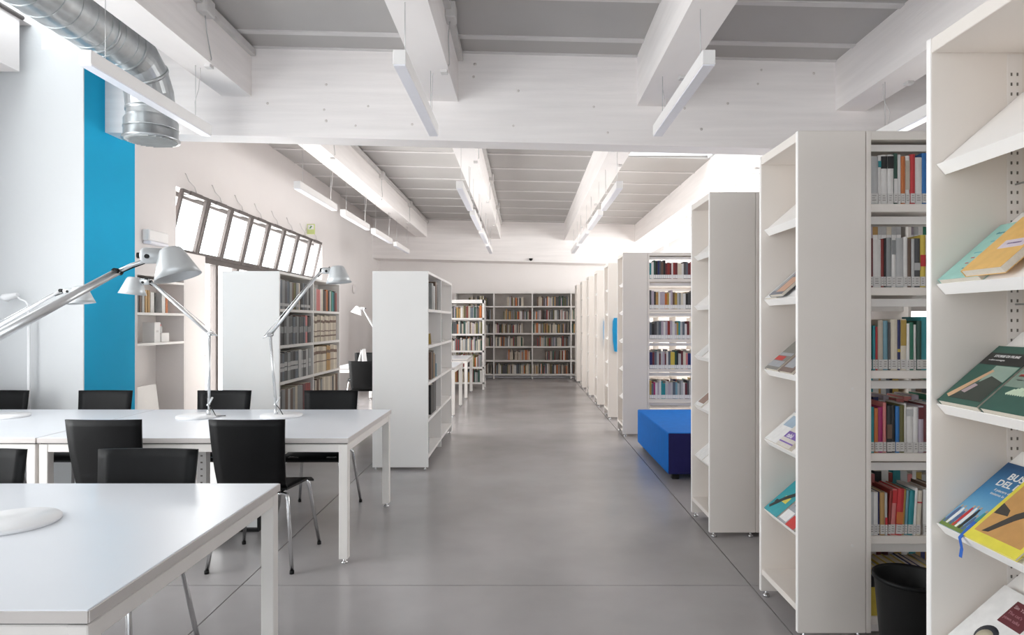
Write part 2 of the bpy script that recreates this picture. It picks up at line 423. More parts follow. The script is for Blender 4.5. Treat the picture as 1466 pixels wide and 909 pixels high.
# tall windows of the reading bay
w2 = thing('window_2', 'tall bright window of the reading bay', 'window', kind='structure')
for k in range(7):
    y = .25+k*.6467
    B(XN-.12, XN-.05, y-.04, y+.04, .3, 3.15).build('mullion', M_wallw, w2)
    if k < 6: B(XN-.09, XN-.082, y+.04, y+.6067, .3, 3.15).build('pane', M_glass, w2)
B(XN-.12, XN-.05, 0.25, 4.13, 1.9, 1.96).build('transom', M_wallw, w2)
w5 = thing('added_window_5', 'wide unseen window added behind the camera for fill light', 'window', kind='structure')  # opening added out of view to let fill light in
for k in range(6):
    x = -3.0+k*1.32
    B(x-.03, x+.03, Y0-.2, Y0-.1, .3, 3.2).build('mullion', M_frame, w5)
    if k < 5: B(x+.03, x+1.29, Y0-.155, Y0-.147, .3, 3.2).build('pane', M_glass, w5)

w6 = thing('added_window_6', 'wide unseen windows added behind the far stacks for fill light', 'window', kind='structure')  # added out of view so the far bay gets light from the right
for k in range(8):
    y = 7.2+k*1.2
    B(XR+.03, XR+.10, y-.03, y+.03, .8, 3.4).build('mullion', M_frame, w6)
    if k < 7: B(XR+.06, XR+.068, y+.03, y+1.17, .8, 3.4).build('pane', M_glass, w6)

# ================================================================== TABLES
TZ = .74
def table(label, x0, x1, y0, y1, group='white reading tables', cable=False):
    w_, d_ = x1-x0, y1-y0
    t = thing('reading_table', label, 'table', ((x0+x1)/2, (y0+y1)/2, 0), 0, group)
    a, b = w_/2, d_/2
    CB(-a+.002, a-.002, -b+.002, b-.002, TZ-.03, TZ, b=.002).build('tabletop', M_top, t)
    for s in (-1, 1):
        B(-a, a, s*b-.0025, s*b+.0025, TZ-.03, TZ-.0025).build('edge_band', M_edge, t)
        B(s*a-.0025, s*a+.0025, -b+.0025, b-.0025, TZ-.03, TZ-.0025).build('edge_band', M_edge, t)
    B(-a+.012, a-.012, -b+.012, b-.012, TZ-.0385, TZ-.03).build('shadow_gap', M_joint, t)
    for s in (-1, 1):
        CB(-a+.05, a-.05, s*(b-.03)-.022, s*(b-.03)+.022, TZ-.085, TZ-.0385, b=.003).build('apron', M_leg, t)
        CB(s*(a-.03)-.022, s*(a-.03)+.022, -b+.05, b-.05, TZ-.085, TZ-.0385, b=.003).build('apron', M_leg, t)
        for q in (-1, 1):
            lx, ly = s*(a-.031), q*(b-.031)
            l = CB(lx-.026, lx+.026, ly-.026, ly+.026, .028, TZ-.0385, b=.003).build('leg', M_leg, t)
            MB().lathe([(0, 0), (.02, 0), (.02, .008), (.008, .012), (.008, .03)], 14, M=Matrix.Translation((lx, ly, 0))).build('foot', M_chrome, l)
    if cable:
        xx = cable-(x0+x1)/2
        B(xx-.03, xx+.03, -.03, .03, .0, TZ-.04).build('cable_riser', M_cond, t)
        sl = MB()
        for k in range(14): sl.box(xx-.007, xx+.007, -.0315, -.029, .06+k*.045, .07+k*.045)
        sl.build('riser_slots', M_slot, t)
    return t
XT = -1.025
table('white reading table in the near left corner', XT-1.8, XT, 1.52, 2.715)
table('white reading table in second row beside the aisle', XT-1.815, XT, 3.77, 4.99, cable=-2.17)
table('white reading table against the reading bay, left of the joint', XT-1.83-1.72, XT-1.825, 3.77, 4.99)
table('far white table just behind the open bookcase', XT-1.8, XT, 9.6, 10.8)
table('far white table nearest the open white rack', XT-1.8, XT, 11.75, 12.95)

# ================================================================== CHAIRS
def make_chair():
    t = thing('chair', 'x', 'chair', group='black chairs')
    def seat(u, v):
        x = (u-.5)*(.40+.03*v); y = -.20+.42*v
        z = .452+.012*(2*u-1)**2*(1-v)-(.03*max(0, (v-.8)/.2)**2)+.01*(1-v)**2
        return (x, y, z)
    MB().slab(seat, 8, 10, (0, 0, -.012)).build('seat', M_black, t)
    def back(u, v):
        wv = .385+.04*v
        x = (u-.5)*wv; z = .458+.415*v
        y = -.205-.075*v-.012*math.sin(PI*v)+.02*(2*u-1)**2-(0 if v > .12 else -.03*(1-v/.12)**2)
        return (x, y, z)
    MB().slab(back, 8, 10, (0, -.011, 0)).build('backrest', M_black, t)
    for s in (-1, 1):
        for (yt, yb) in ((-.165, -.235), (.185, .25)):
            l = MB().tube([(s*.10, yt, .432), (s*.165, yt, .433), (s*.185, yt, .428), (s*.193, yt+(yb-yt)*.08, .405), (s*.24, yb, .012)], .0105, 10).build('leg', M_chrome, t)
            MB().tube([(s*.2395, yb, 0), (s*.24, yb, .018)], .013, 10).build('glide', M_rubber, l)
        MB().tube([(s*.15, -.17, .434), (s*.15, .19, .434)], .009, 8).build('seat_rail', M_chrome, t)
    return t
ch0 = make_chair()
chairs = [
 (-1.545, 3.87, 0, 'black chair facing away at the second table, nearest the aisle'),
 (-2.345, 3.87, 0, 'black chair facing away at the second table, left of the front one'),
 (-1.525, 4.85, PI, 'black chair tucked behind second table, its end nearest the aisle'),
 (-2.37, 4.85, PI, 'black chair behind second table, in front of the window door'),
 (-3.31, 4.85, PI, 'black chair behind second table, in front of the turquoise band'),
 (-4.13, 4.85, PI, 'black chair behind the joined left table, at the picture edge'),
 (-1.607, 2.5, PI, 'black chair tucked under the near table, nearest the aisle'),
 (-2.34, 2.5, PI, 'black chair tucked under the near table, at the left picture edge'),
 (-2.20, 9.15, 0, 'far black chair facing away, left of the open bookcase'),
 (-2.75, 11.05, PI, 'far black chair behind the far table, facing us'),
 (-2.15, 11.05, PI, 'far black chair behind the far table, beside the lamp'),
 (-3.12, 9.75, -PI/2, 'far black chair at the left end of the far table')]
for i, (x, y, r, lb) in enumerate(chairs):
    if i == 0:
        ch0.location = (x, y, 0); ch0.rotation_euler = (0, 0, r); ch0['label'] = lb
    else: dup(ch0, (x, y, 0), r, lb)

# ================================================================== DESK LAMPS
def P3(px, py, Y): return Vector(((px-VX)/FPX*Y, Y, HC+(VY-py)/FPX*Y))
def desk_lamp(label, base, stem, elbow, joint, shade_c, axis, arm=M_alu, shade=M_shade, r=.145, sc=1.0, ak=1.0, bk=1.0):
    base = Vector(base); t = thing('desk_lamp', label, 'lamp', base, 0, 'arm desk lamps')
    L = lambda p: Vector(p)-base
    st, el, jo, sc_ = L(stem), L(elbow), L(joint), L(shade_c)
    MB().lathe([(0, 0), (r-.004, 0), (r, .003), (r, .012), (r-.004, .016), (0, .018)], 40).build('base', M_lampw, t)
    b0 = Vector((st.x, st.y, .016))
    MB().tube([b0, b0+Vector((0, 0, .035)), b0+Vector((0, 0, .036)), b0+Vector((0, 0, .075))], [.014, .014, .007, .007], 12).build('stem', arm, t)
    lo = b0+Vector((0, 0, .07))
    la = MB().tube([lo, el], .0095, 10).build('lower_arm', arm, t)
    d = (el-lo).normalized(); sd = Vector((.0, -.018, 0))
    MB().tube([lo+sd+d*.05, el+sd-d*.03], .0022, 6).build('tension_rod', M_chrome, la)
    MB().tube([lo+Vector((.03, -.01, .055)), lo, lo-Vector((.012, 0, 0))], [.007, .007, .009], 8).build('lower_joint', arm, t)
    MB().tube([el+Vector((0, -.022, 0)), el+Vector((0, .022, 0))], .016, 14).build('elbow_joint', M_chrome, t)
    ua = MB().tube([el, jo], [.0115*ak, .0095*ak], 12).build('upper_arm', arm, t)
    d = (jo-el).normalized(); nrm = Vector((-d.z, 0, d.x)); nrm = nrm if nrm.z > 0 else -nrm
    MB().tube([el+nrm*.028-d*.04, jo+nrm*.014-d*.06], .0022*ak, 6).build('tension_wire', M_chrome, ua)
    MB().tube([el+nrm*.028-d*.05, el], .006, 8).build('elbow_lever', arm, ua)
    MB().tube([jo+Vector((0, -.017, 0)), jo+Vector((0, .017, 0))], .012, 12).build('head_joint', M_rubber, t)
    ax = Vector(axis).normalized()
    Q = ax.to_track_quat('Z', 'Y').to_matrix().to_4x4(); Q.translation = sc_
    hh = .062*sc
    sh = MB().lathe([(.0, -hh), (.030*sc, -hh), (.041*sc, -hh+.005), (.049*sc, -hh+.016), (.074*sc, hh*.35), (.09*sc, hh), (.0875*sc, hh), (.072*sc, hh*.35), (.046*sc, -hh+.018), (.036*sc, -hh+.009), (0, -hh+.006)], 40, M=Q).build('shade', shade, t)
    MB().lathe([(0, -.03), (.018*sc, -.025), (.022*sc, 0), (.015*sc, .02), (0, .026)], 16, M=Q).build('bulb', M_lampw, sh)
    hd = Vector((jo.x-sc_.x, jo.y-sc_.y, 0)).normalized()
    pa = sc_-ax*(hh*.45)+hd*.035*sc; pb = sc_-ax*(hh*.45)+hd*.115*sc
    hb = MB().tube([pa, pa+hd*.06*sc, pb-hd*.006, pb], [.021*sc*bk, .023*sc*bk, .021*sc*bk, .012*sc*bk], 18).build('head_bracket', shade, t)
    MB().tube([pb, pb+hd*.012], .012*sc, 12).build('end_knob', M_rubber, hb)
    pm_ = pa+(pb-pa)*.5
    MB().tube([pm_+Vector((0, -.026*sc*bk, -.005)), pm_+Vector((0, -.018*sc*bk, -.005))], .009*sc, 12).build('side_knob', M_rubber, hb)
    MB().tube([jo, jo+(pm_-jo)*.4, pm_+Vector((0, 0, -.01))], .0075, 10).build('head_link', arm, t)
    cb = [jo-d*.06-nrm*.01, jo-nrm*.022+d*.01, jo-nrm*.03+d*.05, pm_+Vector((0, -.01, -.02))]
    MB().tube(cb, .003, 6).build('cable', M_rubber, t)
    cb2 = [lo, lo+Vector((.03, -.01, -.03)), b0+Vector((.065, -.03, -.005)), b0+Vector((.11, .02, -.008))]
    MB().tube([Vector((p.x, p.y, max(p.z, .004))) for p in cb2], .003, 6).build('power_cable', M_rubber, t)
    return t
def lamp_px(label, Y, base, stem, elbow, joint, shade_c, axis, **k):
    bp = P3(*base, Y); bp.z = TZ
    return desk_lamp(label, bp, P3(*stem, Y), P3(*elbow, Y), P3(*joint, Y), P3(*shade_c, Y), axis, **k)
lamp_px('aluminium arm desk lamp with head over the turquoise band, second table', 4.59, (284, 597), (299, 597), (300, 478), (211, 400), (191, 409), (-.12, 0, -1))
lamp_px('aluminium arm desk lamp with raised head, second table, beside the dark bookcase', 4.62, (403, 596), (395, 596), (387, 479), (461, 386), (484, 393), (.1, 0, -1))
lamp_px('pale desk lamp on the joined left table, half out of the picture', 4.59, (8, 597), (-12, 597), (-22, 478), (88, 416), (115, 422), (.1, 0, -1), arm=M_lampw)
be = Vector((-1.727, 2.17, TZ))
desk_lamp('large foreground desk lamp with grey conical shade, base on the near table', be, (-1.818, 2.17, .8), P3(-18, 489, 1.86), P3(168, 389, 2.28), P3(249, 376, 2.32), (.3, 0, -1), sc=.88, ak=1.35, bk=1.45)
bf = Vector((-2.46, 10.4, TZ))
desk_lamp('small far desk lamp with white head on the far table', bf, (-2.42, 10.4, .8), (-2.40, 10.4, 1.28), (-2.60, 10.4, 1.63), (-2.68, 10.4, 1.60), (-.35, -.1, -1), arm=M_lampw, shade=M_lampw)
fl_ = thing('wall_lamp', 'slim white lamp on a thin pole at the left wall', 'lamp', (-4.03, 5.26, 0))
MB().lathe([(0, 0), (.09, 0), (.09, .012), (0, .014)], 24).build('base', M_lampw, fl_)
MB().tube([(0, 0, .01), (0, 0, 1.50)], .012, 10).build('pole', M_lampw, fl_)
MB().tube([(0, 0, 1.50), (-.005, 0, 1.55), (-.03, 0, 1.585), (-.07, 0, 1.60), (-.10, 0, 1.625)], .007, 8).build('arm', M_lampw, fl_)
MB().tube([(-.20, 0, 1.60), (-.19, 0, 1.615), (-.09, 0, 1.635)], [.035, .035, .018], 16).build('head', M_lampw, fl_)

# ================================================================== BOOKS
def near_book(label, loc, w_, d_, h, col, band=None, lean=0, group=None, lab=True):
    """cover shell (root) > page_block, spine_label, spine_band; spine towards -Y"""
    m = cm(col); e = .002
    mb = MB(); mb.box(0, e, .002, d_, 0, h); mb.box(w_-e, w_, .002, d_, 0, h)
    mb.prism([(0, .003), (w_*.15, .0005), (w_*.5, -.001), (w_*.85, .0005), (w_, .003), (w_-e, .005), (e, .005)], 'z', 0, h)
    o = tag(mb.build('book', m), label, 'book', group)
    o.location = loc; o.rotation_euler = (0, lean, 0)
    B(e, w_-e, .005, d_-.003, .003, h-.004).build('page_block', M_page, o)
    if lab:
        B(.0006, w_-.0006, -.0018, .001, .006, .048).build('spine_label', M_label, o)
        tx = MB()
        for q in range(3):
            zz = .037-q*.010; tx.box(w_*.22, w_*(.6+.2*random.random()), -.0022, 0, zz, zz+.0025)
        tx.build('shelf_mark', M_slot, o)
    if band:
        c, a, b = band
        B(.0004, w_-.0004, -.0016, .001, h*a, h*b).build('spine_band', cm(c), o)
    return o
def small_book_mesh(w_, d_, h, col, col2=None, lab=True, bands=()):
    mb = MB()
    mb.box(0, w_, 0, d_, 0, h-.003, 0)
    mb.box(.002, w_-.002, .004, d_-.003, h-.003, h-.0015, 1)
    if lab: mb.box(.0005, w_-.0005, -.001, .001, .006, .05, 2)
    for (a, b) in bands: mb.box(.0005, w_-.0005, -.001, .001, h*a, h*b, 3)
    return mb.mesh('book', [cm(col), M_page, M_paper, cm(col2 or 'cream')])
ORD = ['first', 'second', 'third', 'fourth', 'fifth', 'sixth', 'seventh', 'eighth', 'ninth', 'tenth', '11th', '12th', '13th', '14th', '15th', '16th', '17th', '18th', '19th', '20th', '21st', '22nd', '23rd', '24th', '25th', '26th', '27th', '28th', '29th', '30th']
ROW = ['top', 'second', 'third', 'fourth', 'fifth', 'bottom']
def stuff_row(mb, cols, x0, x1, z, y, d_, hmin, hmax, wmin=.012, wmax=.035, gap=0, along='x', lab=True, facing=-1, skip=.03):
    p = x0
    while p < x1-.02:
        w_ = min(random.uniform(wmin, wmax), x1-p); h = random.uniform(hmin, hmax)
        if random.random() < skip: p += random.uniform(.03, .12); continue
        ci = random.randrange(cols)
        y0, y1 = (y, y+d_) if facing < 0 else (y-d_, y)
        mb.box(p, p+w_-.001, y0, y1, z, z+h, ci+2)
        mb.box(p+.002, p+w_-.003, y0+.004, y1-.004, z+h-.001, z+h+.0006, 0)
        if lab and random.random() < .7:
            yy = y0-.001 if facing < 0 else y1
            mb.box(p+.001, p+w_-.002, yy, yy+.001, z+.006, z+.045, 1)
        p += w_

# ================================================================== RIGHT STACKS
XD0, XD1 = 1.222, 1.524           # end display units
HS = 2.27; SW = .47
DZ = [1.885, 1.526, 1.168, .81, .45]
TH = math.radians(41)
def display_proto():
    t = thing('display_unit', 'x', 'display shelf', group='end display units')
    W = XD1-XD0
    for k, y in enumerate((0, SW-.022)):
        p = CB(0, W, y, y+.022, .03, HS, b=.002).build('side_panel', M_white, t)
        yi = y+.022 if k == 0 else y
        B(-.0015, .001, y+.001, y+.021, .032, HS-.002).build('lit_edge_strip', M_litw, p)  # thin strip paints the left light onto the panel edge
        s1 = B(W-.075, W-.03, yi-.0015 if k else yi, yi if k else yi+.0015, .08, HS-.05).build('slotted_strip', M_leg, p)
        sl = MB()
        for q in range(70):
            for xx in (W-.063, W-.045):
                sl.box(xx-.0022, xx+.0022, yi-.003 if k else yi+.0005, yi-.0005 if k else yi+.003, .12+q*.0295, .129+q*.0295)
        tag(sl.build('slots', M_slot, p), kind='stuff')
        for xx in (.03, W-.03):
            MB().lathe([(0, 0), (.017, 0), (.017, .012), (.007, .014), (.007, .032)], 12, M=Matrix.Translation((xx, y+.011, 0))).build('foot', M_chrome, p)
        for z in (.42, 1.12):
            MB().tube([(W-.06, y-.002 if k == 0 else y+.022, z), (W-.06, y+.002 if k == 0 else y+.0245, z)], .006, 10).build('bolt_cap', M_leg, p)
    B(W-.012, W, .022, SW-.022, .03, HS-.02).build('back_panel', M_white, t)
    CB(0, W-.012, .022, SW-.022, HS-.045, HS-.002, b=.002).build('top_panel', M_white, t)
    CB(.004, W-.012, .022, SW-.022, .115, .145, b=.002).build('bottom_shelf', M_white, t)
    B(.03, W-.012, .03, SW-.03, .145, .21).build('kick_bar', M_white, t) if False else None
    for z in DZ:
        c, s_ = math.cos(TH), math.sin(TH); L_ = .335
        p0 = (.018, z); th = .004
        pts = [p0, (p0[0]+L_*c, p0[1]+L_*s_), (p0[0]+L_*c+th*s_, p0[1]+L_*s_-th*c), (p0[0]+.010*c+th*s_, p0[1]+.010*s_-th*c)]
        mb = MB().prism([(a, b) for a, b in pts], 'y', .024, SW-.024)
        # folded front lip, rising square to the plate
        q0 = (p0[0]+.034*s_, p0[1]-.034*c)
        lip = [p0, (p0[0]+.004*c, p0[1]+.004*s_), (q0[0]+.004*c, q0[1]+.004*s_), q0]
        mb.prism(lip, 'y', .024, SW-.024)
        up = [(p0[0]-.006*s_, p0[1]+.006*c), (p0[0]+.003*c-.006*s_, p0[1]+.003*s_+.006*c), (p0[0]+.003*c, p0[1]+.003*s_), p0]
        mb.prism(up, 'y', .024, SW-.024)
        sh = mb.build('display_shelf', M_litw, t)  # shelf and lip take the lightened white for the light they catch
        MB().tube([(W-.05, .024, z-.055), (W-.05, SW-.024, z-.055)], .003, 6).build('support_wire', M_wire, sh)
    return t
dp = display_proto()
stacks = [(1.49, 'display unit at the right picture edge with magazines on sloping shelves'),
          (2.88, 'tall white display unit beside the black bin'),
          (4.25, 'tall white display unit in front of the blue bench'),
          (7.97, 'grey-white display unit just behind the blue bench'),
          (9.37, 'end display unit with the nearer blue sign'),
          (10.77, 'end display unit with the farther blue sign'),
          (12.17, 'end display unit just beyond the two blue signs'),
          (13.57, 'end display unit, last but one before the back wall'),
          (14.97, 'end display unit, last one before the back wall')]
for i, (y, lb) in enumerate(stacks):
    if i == 0: dp.location = (XD0, y, 0); dp['label'] = lb
    else: dup(dp, (XD0, y, 0), 0, lb)

SZ = [.1, .46, .83, 1.2, 1.572, 1.945]
def stack_case_proto():
    t = thing('bookcase', 'x', 'bookcase', group='double sided book stacks')
    L_ = 2.02
    for x in (0, 1.0, 2.0):
        CB(x, x+.022, 0, SW, .03, HS, b=.002).build('upright', M_white, t)
    for bx in (.022, 1.022):
        for z in SZ:
            s_ = CB(bx, bx+.978, .008, SW-.008, z-.036, z, b=.002).build('shelf', M_white, t)
            B(bx, bx+.978, .05, .075, z-.085, z-.05).build('shelf_rail', M_leg, s_)
        CB(bx, bx+.978, .004, SW-.004, HS-.04, HS, b=.002).build('top_panel', M_white, t)
        B(bx, bx+.978, .03, .05, HS-.085, HS-.055).build('top_rail', M_leg, t)
        B(bx, bx+.978, SW/2-.01, SW/2+.01, .02, .1).build('plinth', M_white, t)
    return t
sp = stack_case_proto()
case_lb = ['bookcase at the right picture edge behind the magazines', 'bookcase of coloured books behind the black bin', 'bookcase behind the display unit beside the bench',
           'bookcase of coloured books behind the blue bench', 'bookcase behind the nearer blue sign', 'bookcase behind the farther blue sign', 'bookcase two rows beyond the blue signs', 'bookcase in the last but one far row', 'bookcase in the last far row']
for i, (y, lb) in enumerate(stacks):
    if i == 0: sp.location = (XD1+.003, y, 0); sp['label'] = case_lb[0]
    else: dup(sp, (XD1+.003, y, 0), 0, case_lb[i])
XB = XD1+.003+.024
# --- the near bookcase, book by book
rows = [
 [('light grey', .034, .215, None, 0), ('white', .013, .22, ('teal', .75, .88), 0), ('white', .027, .222, ('black', .72, .97), 0), ('white', .026, .222, ('black', .72, .97), 0), ('dark green', .016, .228, ('white', .06, .5), 0), ('white', .014, .222, None, 0), ('orange', .019, .215, None, 0), ('white', .019, .218, ('beige', .3, .9), 0), ('red', .02, .224, None, 0), ('white', .03, .21, None, 0), ('blue', .022, .23, None, 0), ('cream', .03, .205, None, 0), ('grey', .03, .22, None, 0), ('white', .028, .21, None, 0), ('brown', .03, .22, None, 0)],
 [('maroon', .014, .22, None, 0), ('white', .034, .215, None, 0), ('dark red', .012, .218, None, 0), ('black', .008, .22, None, 0), ('grey', .022, .223, None, 0), ('white', .016, .223, ('grey', .66, .95), 0), ('light grey', .034, .222, None, 0), ('white', .017, .226, None, 0), ('brown', .015, .22, None, 0), ('light grey', .012, .218, None, 0), ('dark grey', .026, .22, ('light grey', .35, .5), 0), ('yellow', .022, .235, ('red', .4, .62), 0), ('white', .03, .22, None, 0), ('navy', .03, .22, None, 0), ('cream', .03, .22, None, 0), ('teal', .025, .22, None, 0)],
 [('dark green', .010, .205, None, 0), ('teal', .012, .20, None, 0), ('red', .009, .195, None, 0), ('beige', .022, .225, None, 0), ('light blue', .022, .222, None, 0), ('dark grey', .010, .215, None, 0), ('cream', .030, .228, None, 0), ('navy', .012, .226, ('yellow', .36, .42), 0), ('cream', .024, .23, ('mustard', .48, .98), 0), ('white', .012, .21, None, 0), ('green', .018, .215, None, 0), ('white', .011, .205, None, 0), ('dark green', .02, .222, None, 0), ('teal', .03, .24, None, 0), ('white', .03, .22, None, 0), ('tan', .03, .22, None, 0), ('grey', .03, .22, None, 0)],
 [('teal', .018, .205, None, 0), ('orange', .016, .20, None, 0), ('magenta', .021, .205, None, 0), ('pink', .014, .225, None, 0), ('black', .021, .212, ('brown', .3, .6), 0), ('black', .016, .212, None, 0), ('blue', .016, .208, None, 0), ('olive', .021, .213, None, 0), ('white', .009, .22, None, 0), ('white', .028, .205, ('light grey', .8, .95), 0), ('white', .02, .205, None, 0), ('lilac', .022, .21, ('maroon', .72, .97), 0), ('maroon', .02, .215, None, 0), ('white', .03, .22, None, 0), ('grey', .03, .21, None, 0), ('light blue', .03, .22, None, 0)],
 [('light grey', .017, .195, None, 0), ('white', .018, .193, None, 0), ('navy', .006, .193, None, 0), ('tan', .020, .193, None, 0), ('light grey', .010, .19, ('red', .25, .42), 0), ('dark red', .012, .20, None, .06), ('pink', .020, .205, ('red', .7, .98), .06), ('red', .028, .208, ('orange', .25, .5), .06), ('mustard', .010, .205, None, .06), ('light blue', .012, .2, None, .06), ('teal', .022, .2, None, .06), ('white', .010, .212, None, .06), ('cream', .02, .2, ('red', .72, .75), .06), ('white', .03, .205, None, 0), ('brown', .03, .22, None, 0)],
 [('yellow', .036, .215, ('black', .60, .86), 0), ('white', .027, .205, None, 0), ('yellow', .038, .215, ('black', .60, .86), 0), ('yellow', .038, .215, ('black', .60, .86), 0), ('yellow', .038, .215, ('black', .60, .86), 0), ('white', .012, .215, None, 0), ('navy', .026, .22, None, 0), ('yellow', .04, .215, ('black', .60, .86), 0), ('grey', .03, .22, None, 0)]]
y1s = stacks[1][0]
for r, row in enumerate(rows):
    x = XB+.002; z = SZ[5-r]
    for k, (c, w_, h, band, lean) in enumerate(row):
        w_ *= 1.02
        if not lean and k and row[k-1][4]: x += row[k-1][2]*math.sin(row[k-1][4])+.003
        if lean: w_ = w_
        lb = f'{c} book, {ORD[k]} from left, {ROW[r]} shelf of bookcase behind the black bin'
        near_book(lb, (x, y1s+.016+random.uniform(0, .006), z+.0005+(w_*math.sin(lean) if lean > 0 else 0)), w_, .15 if r != 5 else .17, h, c, band, lean, 'books in the bin bookcase', lab=(r != 5))
        x += w_/math.cos(lean)+.0012
# --- the bookcase behind the bench
pool = ['white', 'white', 'white', 'light grey', 'light grey', 'light grey', 'lilac', 'cream', 'dark grey', 'black', 'slate', 'maroon', 'dark red', 'mustard', 'tan', 'teal', 'navy', 'green', 'brown', 'pink', 'grey', 'beige']
pre = {0: ['teal', 'white', 'dark green', 'black', 'navy', 'dark grey', 'brown', 'black', 'maroon', 'dark red', 'maroon', 'white', 'dark red', 'maroon', 'cream', 'cream', 'white', 'dark grey', 'slate', 'maroon', 'pink', 'mustard'],
       1: ['dark grey', 'lilac', 'black', 'tan', 'white', 'lilac', 'lilac', 'orange', 'mustard', 'white', 'lilac', 'brown', 'mustard', 'light grey', 'grey', 'cream', 'white', 'black', 'dark grey', 'black', 'black', 'olive'],
       2: ['slate', 'black', 'dark grey', 'grey', 'slate', 'lilac', 'white', 'lilac', 'dark red', 'lilac', 'white', 'lilac', 'mustard', 'teal', 'light grey', 'slate', 'white', 'maroon', 'cream', 'brown', 'tan', 'slate'],
       3: ['navy', 'maroon', 'slate', 'light grey', 'maroon', 'light grey', 'lilac', 'maroon', 'white', 'slate', 'yellow', 'yellow', 'dark green', 'black', 'light grey', 'maroon', 'cream', 'pink', 'navy', 'blue', 'white'],
       4: ['mustard', 'slate', 'magenta', 'white', 'lilac', 'white', 'teal', 'teal', 'light grey', 'lilac', 'light grey', 'slate', 'light blue', 'light grey', 'grey', 'light grey', 'white', 'maroon', 'dark grey', 'light grey', 'lilac']}
y3 = stacks[3][0]
for r in range(5):
    x = XB+.004; k = 0
    while x < 2.16:
        w_ = random.uniform(.019, .033); h = random.uniform(.19, .235)
        c = pre[r][k] if k < len(pre[r]) else random.choice(pool)
        o = put('book', small_book_mesh(w_, .15, h, c, lab=True), None, (x, y3+.018, SZ[5-r]+.0008))
        tag(o, f'{c} book, {ORD[k]} from left, {ROW[r]} shelf of bookcase behind blue bench', 'book', 'books behind the bench')
        x += w_+.001; k += 1
allm = [M_page, M_paper]+[cm(c) for c in pool]
def stuff_obj(name, mb, label, cat='books'):
    return tag(mb.build(name, allm), label, cat, kind='stuff')
for (i, nm, front) in ((1, 'row of books on the far side of the bin bookcase', False), (3, 'row of books on the far side of the bench bookcase', False), (2, 'rows of books behind the display unit beside the bench', True), (2, 'far side book rows behind the display unit beside the bench', False)):
    mb = MB(); y = stacks[i][0]
    for z in SZ:
        if i == 3 and z < .2: continue
        stuff_row(mb, len(pool), XB+.002, XB+.94, z+.0008, (y+.016) if front else y+SW-.016, .15, .195, .232, .015, .04, skip=.012, facing=-1 if front else 1)
    if i == 2:
        for z in SZ: stuff_row(mb, len(pool), XB+1.002, XB+1.94, z+.0008, (y+.016) if front else y+SW-.016, .15, .195, .232, .015, .04, skip=.012, facing=-1 if front else 1)
    stuff_obj('book_rows', mb, nm)

# --- display books and magazines
def text_mesh(txt, size, m, parent, u, v, n, align='LEFT', bold=False):
    cu = bpy.data.curves.new('lettering', 'FONT'); cu.body = txt; cu.size = size; cu.align_x = align; cu.extrude = .0002
    if bold: cu.offset = size*.02
    o = bpy.data.objects.new('lettering', cu); COL.objects.link(o)
    dg = bpy.context.evaluated_depsgraph_get(); dg.update()
    me = bpy.data.meshes.new_from_object(o.evaluated_get(dg)); bpy.data.objects.remove(o)
    me.materials.clear(); me.materials.append(m)
    t = bpy.data.objects.new('lettering', me); COL.objects.link(t); t.parent = parent; t.location = (u, v, n); return t
def pm(name, c): return mat('print_'+name, c, .4, var=.06, scale=30)
def grad_mat(name, stops):
    m = bpy.data.materials.new(name); m.use_nodes = True; nt = m.node_tree; b = nt.nodes['Principled BSDF']
    tc = nt.nodes.new('ShaderNodeTexCoord'); sx = nt.nodes.new('ShaderNodeSeparateXYZ'); r = nt.nodes.new('ShaderNodeValToRGB')
    nz = nt.nodes.new('ShaderNodeTexNoise'); nz.inputs['Scale'].default_value = 30
    ad = nt.nodes.new('ShaderNodeMath'); ad.operation = 'MULTIPLY_ADD'; ad.inputs[1].default_value = .06
    nt.links.new(tc.outputs['Generated'], sx.inputs[0]); nt.links.new(nz.outputs[0], ad.inputs[0]); nt.links.new(sx.outputs[1], ad.inputs[2])
    nt.links.new(ad.outputs[0], r.inputs[0]); nt.links.new(r.outputs[0], b.inputs['Base Color'])
    e = r.color_ramp.elements; e[0].position, e[0].color = stops[0][0], stops[0][1]+(1,); e[1].position, e[1].color = stops[-1][0], stops[-1][1]+(1,)
    for p, c in stops[1:-1]: q = e.new(p); q.color = c+(1,)
    b.inputs['Roughness'].default_value = .35
    return m
def dbook(name, label, st, row, u0, w_, h, t_, mcover, cat='book', v0=.004, group='books on the display shelves', n0=.001):
    """book lying on sloping shelf `row` of stack `st`, u from the far side towards the camera, v up the slope"""
    y = stacks[st][0]+SW-.026-u0
    c, s_ = math.cos(TH), math.sin(TH)
    U = Vector((0, -1, 0)); V = Vector((c, 0, s_)); N = Vector((-s_, 0, c))
    org = Vector((XD0+.018, y, DZ[row]))+V*v0+N*n0
    o = CB(0, w_, 0, h, t_-.0012, t_, b=.0004).build(name, mcover)
    o.matrix_world = Matrix(((U.x, V.x, N.x, org.x), (U.y, V.y, N.y, org.y), (U.z, V.z, N.z, org.z), (0, 0, 0, 1)))
    tag(o, label, cat, group)
    B(.001, w_-.002, .002, h-.002, .0012, t_-.0012).build('page_block', M_page, o)
    B(0, w_, 0, h, 0, .0012).build('back_cover', mcover, o)
    B(-.0008, .0006, 0, h, 0, t_).build('spine', mcover, o)
    return o
def pr(o, name, m, u0, u1, v0, v1, t_): return B(u0, u1, v0, v1, t_-.0001, t_+.0004).build(name, m, o)
W_ = pm('white', (.8, .79, .78)); K_ = pm('black', (.02, .02, .02)); R_ = pm('red', (.55, .035, .03))
